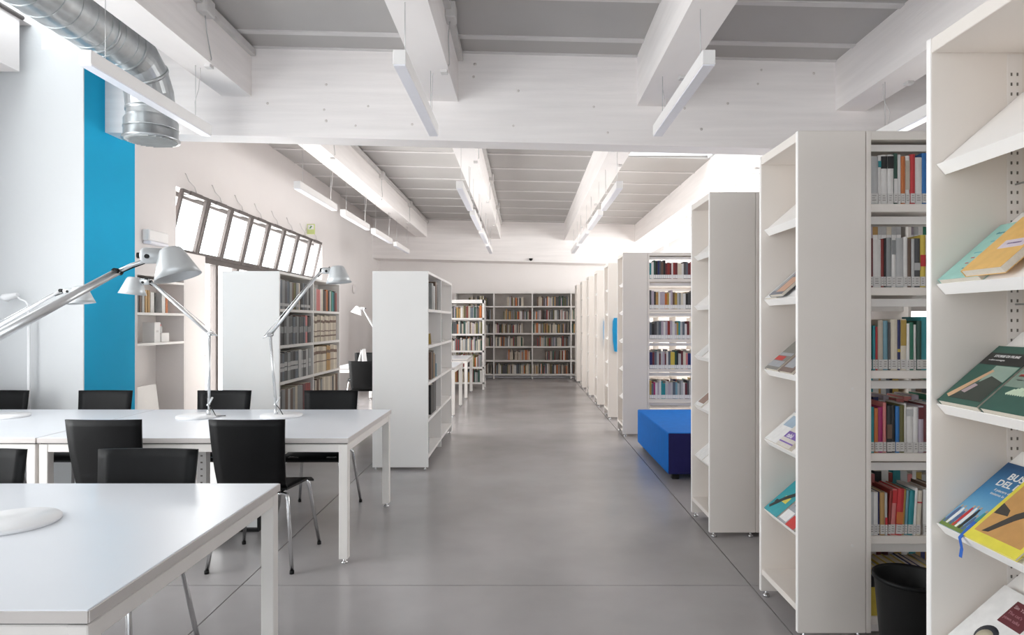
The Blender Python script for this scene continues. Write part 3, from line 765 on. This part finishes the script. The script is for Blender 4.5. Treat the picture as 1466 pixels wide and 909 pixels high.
# right-hand unit
o = dbook('book', 'pale mint book with fine lettering on right display unit', 0, 1, .012, .17, .25, .018, pm('mint', (.33, .60, .54)))
for q in range(9):
    a = .02+random.random()*.08; v = .02+q*.024
    pr(o, 'print_mark', random.choice([pm('aqua', (.12, .42, .48)), R_, pm('deepteal', (.05, .2, .22))]), a, a+.012+random.random()*.05, v, v+.004, .018)
text_mesh('dietro le cose', .014, pm('aqua2', (.08, .30, .38)), o, .03, .20, .0185)
o = dbook('book', 'orange-yellow book overlapping the mint book', 0, 1, .135, .15, .23, .022, pm('amber', (.78, .47, .14)), n0=.0195)
pr(o, 'print_patch', pm('lavender', (.66, .58, .66)), .05, .14, .085, .12, .022)
pr(o, 'print_mark', pm('violet', (.22, .14, .3)), .07, .12, .10, .106, .022)
o = dbook('book', 'dark green book with title band, left on the third display shelf', 0, 2, .012, .165, .245, .02, pm('bottle_green', (.03, .10, .075)))
pr(o, 'title_band', K_, .0, .165, .165, .215, .02)
pr(o, 'print_sky', pm('sage', (.27, .36, .30)), .075, .16, .095, .162, .02)
MB().prism([(.01, .03), (.03, .02), (.09, .14), (.078, .145)], 'z', .0199, .0205).build('print_figure', pm('skin_tone', (.62, .38, .22)), o)
MB().prism([(.028, .02), (.16, .02), (.16, .1), (.10, .12), (.07, .08)], 'z', .0199, .0206).build('print_hill', pm('dark_hill', (.035, .045, .035)), o)
MB().prism([(.05, .05), (.07, .045), (.088, .08), (.07, .085)], 'z', .0199, .0208).build('print_figure', pm('mauve', (.42, .32, .34)), o)
text_mesh('STORIE DI FIUME', .013, W_, o, .028, .197, .0207, bold=True); text_mesh('e altre montagne', .009, W_, o, .022, .182, .0207)
o = dbook('book', 'dark green book with pale fern print, right on the third display shelf', 0, 2, .188, .165, .245, .02, pm('bottle_green', (.03, .10, .075)))
pr(o, 'print_sky', pm('sage2', (.20, .27, .22)), .0, .16, .09, .23, .02)
for q in range(9):
    MB().prism([(.03+q*.008, .065), (.036+q*.008, .06), (.05+q*.009, .098-.004*abs(q-4)), (.045+q*.009, .1-.004*abs(q-4))], 'z', .0199, .0206).build('print_leaf', pm('fern', (.55, .66, .5)), o)
pr(o, 'print_mark', R_, .012, .03, .13, .14, .02); pr(o, 'print_mark', W_, .02, .045, .115, .12, .02)
sky = grad_mat('print_sky_gradient', [(0, (.25, .45, .6)), (.35, (.16, .40, .60)), (.6, (.06, .25, .48)), (1, (.01, .06, .16))])
o = dbook('magazine', 'blue sky magazine with a crowd printed along its foot', 0, 3, .008, .20, .275, .008, sky, 'magazine')
pr(o, 'print_grass', pm('grass', (.16, .24, .05)), 0, .2, 0, .025, .008)
for q in range(15):
    a = .004+q*.0128; hh = .062+.035*random.random()
    cc_ = random.choice([W_, W_, pm('jeans', (.08, .13, .26)), R_, K_, pm('teal_shirt', (.05, .28, .27)), pm('rose', (.55, .2, .25)), pm('sand', (.5, .38, .28))])
    MB().prism([(a, .012), (a+.008, .012), (a+.013, hh*.75), (a+.010, hh), (a+.004, hh), (a+.001, hh*.7)], 'z', .0081, .0086).build('print_figure', cc_, o)
    B(a+.004, a+.010, hh, hh+.009, .0081, .0086).build('print_face', pm('sand', (.5, .38, .28)), o)
pr(o, 'red_logo', R_, .10, .135, .008, .03, .008)
text_mesh('BUSCH E', .034, W_, o, .05, .218, .0086, bold=True); text_mesh('DEL DOLCE R', .032, W_, o, .035, .188, .0086, bold=True)
text_mesh('il piacere di camminare', .013, W_, o, .05, .168, .0086); text_mesh('insieme in montagna', .013, W_, o, .05, .153, .0086)
o = dbook('magazine', 'yellow bordered magazine with a walking figure, over blue magazine', 0, 3, .128, .19, .25, .008, pm('yellow_border', (.74, .66, .07)), 'magazine', n0=.010, v0=.0)
pr(o, 'print_photo', pm('savanna', (.56, .30, .10)), .012, .178, .03, .235, .008)
MB().prism([(.035, .035), (.055, .04), (.09, .10), (.13, .15), (.115, .165), (.075, .12)], 'z', .0083, .009).build('print_figure', pm('dark_figure', (.05, .045, .04)), o)
MB().prism([(.015, .10), (.06, .105), (.05, .125), (.013, .14)], 'z', .0083, .009).build('print_figure', pm('dark_figure', (.05, .045, .04)), o)
MB().lathe([(0, -.0005), (.014, -.0005), (.014, .0005), (0, .0005)], 14, M=Matrix.Translation((.125, .165, .0088))).build('print_figure', pm('dark_figure', (.05, .045, .04)), o)
# blue ribbon hanging over the lip
yr = stacks[0][0]+SW-.026-.12
rib = MB(); zr = DZ[3]
pp = [(XD0+.05, zr+.045), (XD0+.02, zr+.016), (XD0+.006, zr+.0), (XD0+.012, zr-.03), (XD0+.008, zr-.055)]
for k in range(4):
    (xa, za), (xb_, zb_) = pp[k], pp[k+1]
    rib.hexa([(xa, yr, za), (xb_, yr, zb_), (xb_, yr+.012, zb_), (xa, yr+.012, za), (xa-.001, yr, za+.001), (xb_-.001, yr, zb_+.001), (xb_-.001, yr+.012, zb_+.001), (xa-.001, yr+.012, za+.001)])
tag(rib.build('ribbon', pm('ribbon_blue', (.02, .12, .5))), 'blue ribbon hanging over the lip below the blue sky magazine', 'ribbon')
o = dbook('book', 'white book with maroon square on the lowest right display shelf', 0, 4, .02, .17, .26, .02, W_)
pr(o, 'title_square', pm('burgundy', (.13, .022, .03)), .075, .16, .155, .235, .02)
text_mesh('Sin Yarak', .015, pm('pale_pink', (.6, .42, .44)), o, .082, .212, .0206); text_mesh("The cat's", .014, pm('rose_text', (.42, .2, .23)), o, .08, .19, .0206); text_mesh("yawn talks", .014, pm('rose_text', (.42, .2, .23)), o, .08, .172, .0206)
MB().lathe([(0, -.0003), (.035, -.0003), (.035, .0003), (0, .0003)], 22, M=Matrix.Translation((.09, .10, .0205))).build('print_figure', pm('dark_hair', (.04, .045, .06)), o)
MB().lathe([(0, -.0003), (.026, -.0003), (.026, .0003), (0, .0003)], 22, M=Matrix.Translation((.09, .092, .021))).build('print_face', pm('pale_face', (.62, .56, .42)), o)
dbook('book', 'turquoise book at the lower right picture corner', 0, 4, .2, .16, .2, .02, pm('turquoise', (.03, .33, .42)))
# second unit (beside the bin)
dbook('book', 'plain whitish book on the second sloping shelf of bin display', 1, 1, .008, .15, .25, .012, W_)
o = dbook('book', 'slate book with orange print on second sloping shelf of bin display', 1, 1, .10, .15, .24, .016, pm('slate', (.16, .17, .20)), n0=.014)
pr(o, 'print_patch', pm('peach', (.62, .36, .24)), .05, .15, .02, .13, .016); pr(o, 'print_mark', R_, .03, .08, .15, .17, .016); pr(o, 'print_patch', pm('fog', (.36, .37, .4)), .0, .04, .03, .2, .016)
o = dbook('book', 'grey and red book on the third sloping shelf of bin display', 1, 2, .02, .15, .25, .016, pm('ash', (.22, .21, .19)))
pr(o, 'print_band', R_, .0, .1, .065, .095, .016); pr(o, 'print_band', pm('fog', (.36, .37, .4)), .0, .15, .02, .06, .016); pr(o, 'print_band', pm('fog', (.36, .37, .4)), .0, .15, .1, .12, .016)
o = dbook('book', 'brown-grey book right of the grey and red book', 1, 2, .19, .15, .22, .014, pm('umber', (.20, .14, .12))); pr(o, 'print_patch', pm('fog', (.36, .37, .4)), .02, .12, .03, .1, .014)
o = dbook('book', 'white book with pale blue photo on fourth sloping shelf', 1, 3, .012, .15, .25, .012, W_)
pr(o, 'print_photo', pm('pale_blue', (.36, .47, .58)), .03, .14, .11, .18, .012); pr(o, 'print_patch', pm('fog', (.36, .37, .4)), .0, .15, .2, .24, .012)
o = dbook('book', 'cream book with purple lettering on fourth sloping shelf', 1, 3, .17, .15, .22, .018, pm('ecru', (.66, .62, .56)))
pr(o, 'purple_band', pm('purple', (.19, .10, .40)), .0, .15, .05, .09, .018); text_mesh('tabù', .035, W_, o, .02, .055, .0187, bold=True); pr(o, 'purple_band', pm('purple', (.19, .10, .40)), .0, .15, .02, .028, .018)
o = dbook('book', 'teal book with black figure and yellow patch on fifth sloping shelf', 1, 4, .008, .16, .26, .014, pm('teal_cover', (.03, .33, .38)))
MB().prism([(.01, .03), (.03, .02), (.08, .09), (.13, .14), (.12, .17), (.06, .11)], 'z', .0139, .0146).build('print_figure', K_, o)
pr(o, 'yellow_patch', pm('lemon', (.72, .6, .1)), .06, .12, .08, .12, .014); pr(o, 'print_figure', K_, .08, .15, .17, .23, .014); pr(o, 'print_figure', K_, .02, .05, .06, .08, .014)
o = dbook('book', 'black and white photo book with red corner on fifth sloping shelf', 1, 4, .18, .18, .24, .012, pm('fog', (.36, .37, .4)))
pr(o, 'print_photo', K_, .02, .12, .1, .22, .012); pr(o, 'print_photo', W_, .0, .08, .01, .07, .012); pr(o, 'red_corner', R_, .09, .18, .0, .06, .012)
# third unit (before the bench)
dbook('leaflet', 'white leaflet on third sloping shelf of display before bench', 2, 2, .02, .17, .24, .006, W_, 'leaflet')
o = dbook('book', 'brown photo book on fourth sloping shelf of display before bench', 2, 3, .012, .17, .24, .012, W_)
pr(o, 'print_photo', pm('cocoa', (.34, .22, .18)), .02, .16, .03, .2, .012)
dbook('leaflet', 'white leaflet on fifth sloping shelf of display before bench', 2, 4, .03, .17, .22, .006, W_, 'leaflet')

# --- blue end signs
for k, (i, lb) in enumerate(((4, 'bright blue curved sign on the nearer end panel'), (5, 'bright blue curved sign on the farther end panel'))):
    y = stacks[i][0]; x0 = 1.285 if i == 4 else 1.325
    pts = [(x0+.02, 1.47), (x0+.004, 1.42), (x0, 1.3), (x0+.004, 1.15), (x0+.025, .985), (x0+.19, .96), (x0+.19, 1.47)]
    tag(MB().prism(pts[::-1], 'y', y-.02, y-.003).build('sign_panel', mat('cyan_sign', (.0, .30, .62), .4)), lb, 'sign', 'blue end signs')

# --- bench
bn = thing('bench', 'royal blue upholstered bench block between the stacks', 'bench', (1.285, 5.76, 0))
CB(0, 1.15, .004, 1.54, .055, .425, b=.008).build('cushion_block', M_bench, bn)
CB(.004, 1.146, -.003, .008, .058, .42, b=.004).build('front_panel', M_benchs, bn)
for x in (.08, 1.07):
    for y in (.08, 1.46): CB(x-.03, x+.03, y-.03, y+.03, 0, .055, b=.003).build('foot', M_rubber, bn)
# --- bin
bi = thing('waste_bin', 'black plastic waste bin in front of the near bookcase', 'bin', (1.545, 2.58, 0))
MB().lathe([(0, .002), (.098, .002), (.10, .006), (.131, .392), (.136, .4), (.132, .404), (.127, .396), (.096, .012), (0, .01)], 40).build('bucket', M_rubber, bi)
MB().lathe([(.131, .385), (.138, .388), (.139, .402), (.134, .406), (.13, .402)], 40).build('rim', M_black, bi)

# ================================================================== LEFT BOOKCASES
LZ = [.13, .48, .833, 1.187, 1.54]; LH = 1.9; LY0, LY1 = 6.17, 8.2
def left_case(label, x0, x1):
    t = thing('bookcase', label, 'bookcase', (x0, LY0, 0), 0, 'low double sided bookcases')
    W = x1-x0; L_ = LY1-LY0
    for y in (0, L_-.025):
        p = CB(0, W, y, y+.025, .025, LH, b=.002).build('end_panel', M_whitecool, t)
        for xx in (.03, W-.03):
            MB().lathe([(0, 0), (.015, 0), (.015, .01), (.006, .012), (.006, .027)], 12, M=Matrix.Translation((xx, y+.0125, 0))).build('foot', M_chrome, p)
    ym = L_/2
    CB(.004, W-.004, ym-.012, ym+.012, .025, LH-.025, b=.002).build('divider', M_whitecool, t)
    for (a, b) in ((.025, ym-.012), (ym+.012, L_-.025)):
        B(W/2-.005, W/2+.005, a, b, .1, LH-.025).build('back_panel', M_whitecool, t)
        for z in LZ:
            for (xa, xb) in ((.002, W/2-.005), (W/2+.005, W-.002)):
                CB(xa, xb, a, b, z-.028, z, b=.002).build('shelf', M_whitecool, t)
    CB(0, W, .025, L_-.025, LH-.025, LH, b=.002).build('top_panel', M_whitecool, t)
    return t, ym
LX = [(-2.88, -2.335), (-1.447, -.914)]
tA, ym = left_case('low bookcase full of bound volumes beside the window strip', *LX[0])
tB, _ = left_case('low bookcase with mostly empty shelves beside the aisle', *LX[1])
bays = [(LY0+.028, LY0+ym-.014), (LY0+ym+.014, LY1-.028)]
def side_book(label, x, y, z, w_, d_, h, col, col2=None, bands=(), lean=0, lab=False, group=None):
    """spine towards +X, shelved along Y"""
    o = put('book', small_book_mesh(w_, d_, h, col, col2, lab, bands), None, (x, y, z))
    o.rotation_euler = (0, lean, PI/2)
    return tag(o, label, 'book', group)
def vol_row(case, xf, bay, row, cols, widths, h0, col2=None, bands=(), n_lean=0, lab_case=''):
    a, b = bays[bay]; y = a+.006; k = 0; z = LZ[row]
    bayname = ('near', 'far')[bay]; rname = ROW[4-row] if row else 'bottom'
    while True:
        w_ = random.uniform(*widths)
        if y+w_ > b-.006: break
        c = cols[k % len(cols)] if isinstance(cols, list) else cols
        side_book(f'{c} volume, {ORD[k]} along, {rname} shelf, {bayname} bay of bookcase {lab_case}', xf-.012-random.uniform(0, .008), y, z+.0008, w_-.0015, .2, h0+random.uniform(-.012, .008), c, col2, bands, 0, False, 'bound volumes by the window')
        y += w_; k += 1
XA = LX[0][1]
LC = 'by window'
vol_row(0, XA, 0, 4, ['slate', 'grey', 'dark grey', 'slate', 'grey', 'brown', 'olive', 'grey', 'beige', 'black', 'slate', 'dark grey', 'grey', 'black', 'slate'], (.055, .075), .285, 'light grey', ((.1, .2),), lab_case=LC)
vol_row(0, XA, 1, 4, ['beige', 'light grey', 'pink', 'pink', 'white', 'cream', 'black', 'brown', 'orange', 'black', 'light grey', 'green', 'teal', 'black', 'dark red', 'cream'], (.05, .07), .25, 'cream', (), lab_case=LC)
vol_row(0, XA, 0, 3, ['dark grey', 'black', 'dark grey', 'grey', 'dark grey', 'dark grey', 'slate', 'dark grey', 'grey', 'dark grey', 'dark grey', 'slate', 'pink', 'black'], (.055, .07), .29, 'grey', ((.4, .62),), lab_case=LC)
vol_row(0, XA, 1, 3, ['beige', 'cream', 'beige', 'beige', 'cream', 'beige'], (.06, .08), .3, 'brown', ((.72, .82), (.38, .42), (.18, .24)), lab_case=LC)
vol_row(0, XA, 0, 2, ['dark grey', 'slate', 'dark grey', 'grey', 'dark grey', 'black', 'slate', 'light grey', 'grey', 'dark grey', 'light grey', 'grey'], (.065, .085), .285, 'light grey', ((.5, .64), (.34, .46)), lab_case=LC)
vol_row(0, XA, 1, 2, ['beige', 'beige', 'cream', 'beige', 'beige', 'cream', 'beige', 'tan', 'tan'], (.06, .08), .3, 'brown', ((.7, .82), (.4, .44)), lab_case=LC)
vol_row(0, XA, 0, 1, ['dark grey', 'grey', 'brown', 'light grey', 'brown', 'grey', 'beige', 'grey', 'grey', 'maroon', 'dark red', 'dark red', 'black'], (.065, .085), .27, 'beige', (), lab_case=LC)
vol_row(0, XA, 1, 1, ['dark grey', 'beige', 'brown', 'beige', 'grey', 'beige', 'cream', 'beige', 'beige', 'cream', 'beige'], (.055, .08), .28, 'brown', (), lab_case=LC)
# sparse shelves of the aisle bookcase
XC = LX[1][1]; a0 = bays[0][0]; a1 = bays[1][0]
def ab(lb, dy, row, w_, h, c, d_=.2, lean=0, bay=0):
    side_book(lb, XC-.02, (a0, a1)[bay]+dy, LZ[row]+.001, w_, d_, h, c, lean=lean, group='volumes on the aisle bookcase')
ab('grey volume, first on the top shelf of aisle bookcase', .36, 4, .10, .27, 'grey'); ab('light grey volume, second on the top shelf of aisle bookcase', .48, 4, .12, .25, 'light grey'); ab('tall brown volume, third on the top shelf of aisle bookcase', .63, 4, .10, .30, 'brown'); ab('dark grey volume, fourth on the top shelf of aisle bookcase', .735, 4, .09, .28, 'dark grey')
ab('brown volume standing on the third shelf of aisle bookcase', .30, 2, .08, .28, 'brown'); ab('black volume standing on the third shelf of aisle bookcase', .39, 2, .10, .29, 'black'); ab('tan volume standing on the third shelf of aisle bookcase', .50, 2, .05, .26, 'tan'); ab('slate volume standing on the third shelf of aisle bookcase', .56, 2, .08, .24, 'slate')
ab('light blue booklet on the third shelf of aisle bookcase', .70, 2, .03, .14, 'light blue')
ab('black binder, first on the fourth shelf of aisle bookcase', .30, 1, .17, .30, 'black'); ab('dark binder, second on the fourth shelf of aisle bookcase', .48, 1, .19, .31, 'dark grey')
ab('dark folder on the bottom shelf of aisle bookcase', .06, 0, .10, .30, 'slate')
ab('grey folder in the far bay, second shelf of aisle bookcase', .10, 3, .10, .26, 'grey', bay=1)
fr = thing('picture_frame', 'grey framed sheet on the second shelf of aisle bookcase', 'frame', (XC-.14, a0+.36, LZ[3]+.001))
fm = MB(); fm.box(0, .02, 0, .02, 0, .25); fm.box(0, .02, .36, .38, 0, .25); fm.box(0, .02, .02, .36, 0, .02); fm.box(0, .02, .02, .36, .23, .25)
fm.build('frame', cm('grey'), fr); B(.004, .012, .02, .36, .02, .23).build('sheet', cm('light grey'), fr)
for k, (c, dy) in enumerate((('mustard', .03), ('green', .055), ('pink', .075))):
    side_book(f'{c} leaflet leaning on the second shelf of aisle bookcase', XC-.02, a0+dy+.25, LZ[3]+.004, .012, .13, .12, c, lean=-.45, group='leaflets on aisle bookcase')

# ================================================================== NICHE SHELF
ni = thing('niche_shelf', 'white shelf unit set into the wall niche beside turquoise band', 'shelf', (XW-.3, NY0, 0))
D_ = .30; NW = NY1-NY0
for y in (0, NW-.03): CB(0, D_, y, y+.03, 0, 1.86, b=.002).build('side_panel', M_wall, ni)
for z in (.03, 1.21, 1.505, 1.83): CB(0, D_, .03, NW-.03, z-.025, z, b=.002).build('shelf', M_whitecool, ni)
nb = [('dark grey', .03, .2), ('brown', .025, .2), ('light grey', .03, .19), ('tan', .03, .22), ('tan', .025, .22), ('white', .05, .2), ('black', .02, .2), ('white', .05, .21), ('orange', .03, .16)]
yy = NY0+.05
for k, (c, w_, h) in enumerate(nb):
    side_book(f'{c} book, {ORD[k]} from left on the upper niche shelf', XW-.02, yy, 1.506, w_*1.2, .18, h, c, group='books in the wall niche'); yy += w_*1.2+.012+(.09 if k == 6 else 0)
B(0, .12, 0, .1, 0, .2).build('carton', M_paper)
ct = bpy.data.objects['carton']; ct.location = (XW-.16, NY0+.38, 1.2105); tag(ct, 'white carton standing on the lower niche shelf', 'box')
B(.01, .121, .03, .07, .1, .12).build('print_mark', M_cond, ct)
cr = tag(B(0, .1, 0, .14, 0, .09).build('card_box', M_paper), 'small white card box with leaflets on the lower niche shelf', 'box'); cr.location = (XW-.16, NY0+.54, 1.2105)
for k, c in enumerate(('white', 'pink', 'light grey')): B(.02+k*.02, .022+k*.02, .01, .12-.02*k, .01, .2-.02*k).build('leaflet', cm(c), cr)
pt = tag(B(0, .02, 0, .05, 0, .25).build('file_holder', cm('light grey')), 'thin grey file upright on the lower niche shelf', 'file'); pt.location = (XW-.15, NY0+.15, 1.2105)
bd = tag(CB(-.015, .015, 0, .62, 0, .74, b=.004).build('board', M_whitecool), 'white board leaning in the bottom of the niche', 'board')
bd.location = (XW-.12, NY0+.06, .034); bd.rotation_euler = (0, -.12, 0)

# ================================================================== BACK WALL SHELVES AND OPEN RACK
bw = thing('wall_bookcase', 'wide white bookcase along the whole back wall', 'bookcase', (0, 16.0, 0))
xs_ = [-1.70, -.744, .21, 1.17, 2.13]
BZ = [.114, .457, .80, 1.13, 1.465, 1.80]
for x in xs_: B(x-.016, x+.016, 0, .36, 0, 2.14).build('upright', M_whitecool, bw)
for i in range(4):
    for z in BZ: B(xs_[i]+.016, xs_[i+1]-.016, 0, .34, z-.035, z).build('shelf', M_whitecool, bw)
    B(xs_[i]+.016, xs_[i+1]-.016, 0, .34, 2.11, 2.14).build('top_panel', M_whitecool, bw)
    B(xs_[i]+.016, xs_[i+1]-.016, .34, .355, .1, 2.11).build('back_panel', mat('shelf_back_shaded', (.52, .48, .45), .7), bw)  # back board colour darkened to stand in for shade deep in the shelves
mb = MB()
pool2 = ['cream', 'beige', 'brown', 'grey', 'light grey', 'white', 'white', 'beige', 'dark grey', 'brown', 'slate', 'dark red', 'tan', 'dark green', 'dark grey', 'cream', 'grey', 'olive', 'beige', 'lilac', 'orange', 'dark grey']
far_m = [M_page, M_paper]+[cm(c) for c in pool2]
for i in range(4):
    for z in BZ:
        a = xs_[i]+.02+random.choice([0, 0, .1, .22, .3]); b = xs_[i+1]-.02-random.choice([0, 0, .02, .2])
        stuff_row(mb, len(pool), a, b, z+.001, 16.1, .16, .19, .26, .014, .04, lab=False, skip=.02)
tag(mb.build('book_rows', far_m), 'rows of assorted books along the back wall bookcase', 'books', kind='stuff')
rk = thing('open_rack', 'bright white open frame rack before the back wall', 'bookcase', (0, 13.45, 0))
RZ = [.15, .47, .81, 1.16, 1.49]; RX0, RX1 = -2.25, -.83
for x in (RX0, (RX0+RX1)/2, RX1):
    for y in (0, .55): B(x-.035, x, y, y+.035, 0, 1.87).build('post', M_whitecool, rk)
for z in RZ: B(RX0, RX1, .0, .58, z-.035, z).build('shelf', M_whitecool, rk)
B(RX0, RX1, 0, .58, 1.80, 1.87).build('top_panel', M_whitecool, rk)
B(RX1-.03, RX1-.005, .035, .55, .3, .34).build('brace', M_whitecool, rk)
mb = MB()
for z in RZ:
    stuff_row(mb, len(pool), RX0+.02, RX1-.05, z+.001, 13.5, .16, .19, .27, .014, .04, lab=False, skip=.01)
    stuff_row(mb, len(pool), RX0+.02, RX1-.05, z+.001, 13.98, .16, .19, .25, .014, .04, lab=False, skip=.05, facing=1)
tag(mb.build('book_rows', far_m), 'rows of assorted books on the white open frame rack', 'books', kind='stuff')

# ================================================================== PENDANT LIGHTS
def pendant_proto():
    t = thing('pendant_light', 'x', 'light', group='linear pendant lights')
    L_ = 1.42
    CB(-.037, .037, 0, L_, .008, .09, b=.003).build('housing', M_pend, t)
    B(-.033, .033, .006, L_-.006, .0, .009).build('diffuser', M_diff, t)
    for y in (.18, L_-.18): MB().tube([(0, y, .085), (0, y, .56)], .0022, 6).build('suspension_wire', M_wire, t)
    MB().tube([(.01, L_-.2, .09), (.015, L_-.22, .2), (.008, L_-.15, .32), (.012, L_-.12, .56)], .003, 6).build('power_cable', M_cond, t)
    return t
pp_ = pendant_proto(); first = True
px_ = [-2.5, -.71, 1.055, 2.75]
nm1 = ['pendant light below the air duct', 'pendant light left of centre in the near bay', 'pendant light right of centre in the near bay', 'pendant light above the near right stacks']
nm2 = ['over the window side', 'over the left bookcases', 'over the aisle', 'over the right stacks']
for i, x in enumerate(px_):
    z = 2.878 if x < 2 else 2.80
    spots = [(3.68, nm1[i])]+[(7.12+k*1.8, f'far pendant light {nm2[i]}, {ORD[k]} in its row') for k in range(4)]
    for (y, lb) in spots:
        if first: pp_.location = (x, y, z); pp_['label'] = lb; first = False
        else: dup(pp_, (x, y, z), 0, lb)

# ================================================================== AIR DUCT
du = thing('air_duct', 'large round galvanised air duct with elbow and round outlet', 'duct', (0, 0, 0))
ax_, az_, rd = -2.93, 3.43, .174
MB().tube([(ax_, Y0+.02, az_), (ax_, 4.72, az_)], rd, 36, cap=False).build('main_pipe', M_galv, du)
for k in range(46):
    y = -1.9+k*.145
    if y > 4.7: break
    MB().tube([(ax_, y, az_), (ax_, y+.006, az_)], rd+.0035, 36).build('seam', M_galv, du)
pts = [(ax_, 4.72+.36*math.sin(a), az_-.36*(1-math.cos(a))) for a in [PI/2*q/4 for q in range(5)]]
MB().tube(pts, rd, 36, cap=False, smooth=False).build('elbow', M_galv, du)
for p in (0, 2, 4):
    a = PI/2*p/4; d = Vector((0, math.cos(a), -math.sin(a)))*.012; q = Vector(pts[p])
    MB().tube([q-d, q+d], rd+.007, 36).build('elbow_band', M_galv, du)
zx = pts[-1][2]
MB().tube([pts[-1], (ax_, 5.08, 2.98)], rd, 36, cap=False).build('drop_pipe', M_galv, du)
MB().lathe([(rd, 0), (.192, -.03), (.192, -.16), (.205, -.165), (.205, -.18), (.0, -.178)], 36, M=Matrix.Translation((ax_, 5.08, 3.02))).build('outlet', M_galv, du)
MB().tube([(ax_, 5.08, 2.925), (ax_, 5.08, 2.935)], .196, 36).build('outlet_band', M_galv, du)
gr = MB()
for k in range(-6, 7):
    hw = math.sqrt(max(0, .185**2-(k*.028)**2)); gr.box(ax_-hw, ax_+hw, 5.08+k*.028-.004, 5.08+k*.028+.004, 2.832, 2.842)
gr.build('outlet_grille', M_grille, du)
for y in (0.5, 2.6, 4.4):
    MB().tube([(ax_, y, az_), (ax_, y+.03, az_)], rd+.006, 36).build('hanger_band', M_galv, du)
    MB().tube([(ax_, y+.015, az_+rd), (ax_, y+.015, 3.83)], .005, 6).build('hanger_rod', M_galv, du)

# ================================================================== SMALL FITTINGS
em = thing('emergency_light', 'white emergency light box on the wall beside the turquoise band', 'light', (XW, 6.31, 2.19))
CB(0, .07, -.17, .17, 0, .11, b=.01).build('housing', M_pend, em); CB(.002, .078, -.16, .16, -.03, .0, b=.008).build('lens', M_diff, em)
ex = thing('exit_sign', 'small green and yellow exit sign above the window strip', 'sign', (XW+.085, 10.75, 2.87))
CB(-.065, .065, 0, .02, 0, .17, b=.003).build('panel', mat('exit_green', (.60, .68, .28), .5), ex)
B(-.05, .05, -.002, 0, .08, .155).build('pictogram', M_paper, ex); B(-.085, -.06, .004, .014, .08, .095).build('bracket', M_cond, ex)
MB().prism([(-.03, .095), (.0, .095), (.012, .12), (.03, .12), (.0, .145), (-.01, .12)], 'y', -.003, -.002).build('running_figure', mat('exit_dark', (.08, .28, .08), .5), ex)
cl = thing('wall_clock', 'small pale round fitting on the far left wall', 'clock', (XW-.049, 13.95, 2.12), 0)
RM = Matrix.Rotation(PI/2, 4, 'Y')
MB().lathe([(0, 0), (.10, 0), (.11, .01), (.11, .025), (.10, .03), (.095, .02), (0, .018)], 32, M=RM).build('rim', M_wall, cl)
se = thing('ceiling_sensor', 'tiny dark camera dome on the far cross beam', 'sensor', (.17, Y2A-.05, 2.93))
MB().lathe([(0, -.045), (.03, -.035), (.045, 0), (.045, .015), (0, .015)], 16).build('dome', M_rubber, se); B(-.02, .02, 0, .05, .0, .02).build('bracket', M_cond, se)
bx_ = thing('floor_box', 'black cable box standing under the second table', 'cable box', (-1.92, 4.36, 0))
q = MB(); q.box(-.18, .13, 0, .10, 0, .02); q.box(-.18, .13, 0, .10, .12, .135); q.box(-.18, -.06, 0, .1, .02, .12); q.box(.12, .13, 0, .1, .02, .12)
q.build('case', M_rubber, bx_); B(-.05, .12, .03, .06, .02, .12).build('socket_panel', M_paper, bx_)
bk = thing('open_booklet', 'white open booklet standing on the far table', 'booklet', (-2.52, 9.72, TZ))
MB().hexa([(0, 0, 0), (.015, 0, 0), (.015, .22, 0), (0, .22, 0), (.07, 0, .26), (.085, 0, .26), (.085, .22, .26), (.07, .22, .26)]).build('page', M_paper, bk)
MB().hexa([(.10, 0, 0), (.115, 0, 0), (.115, .22, 0), (.10, .22, 0), (.07, 0, .26), (.085, 0, .26), (.085, .22, .26), (.07, .22, .26)]).build('page', M_paper, bk)
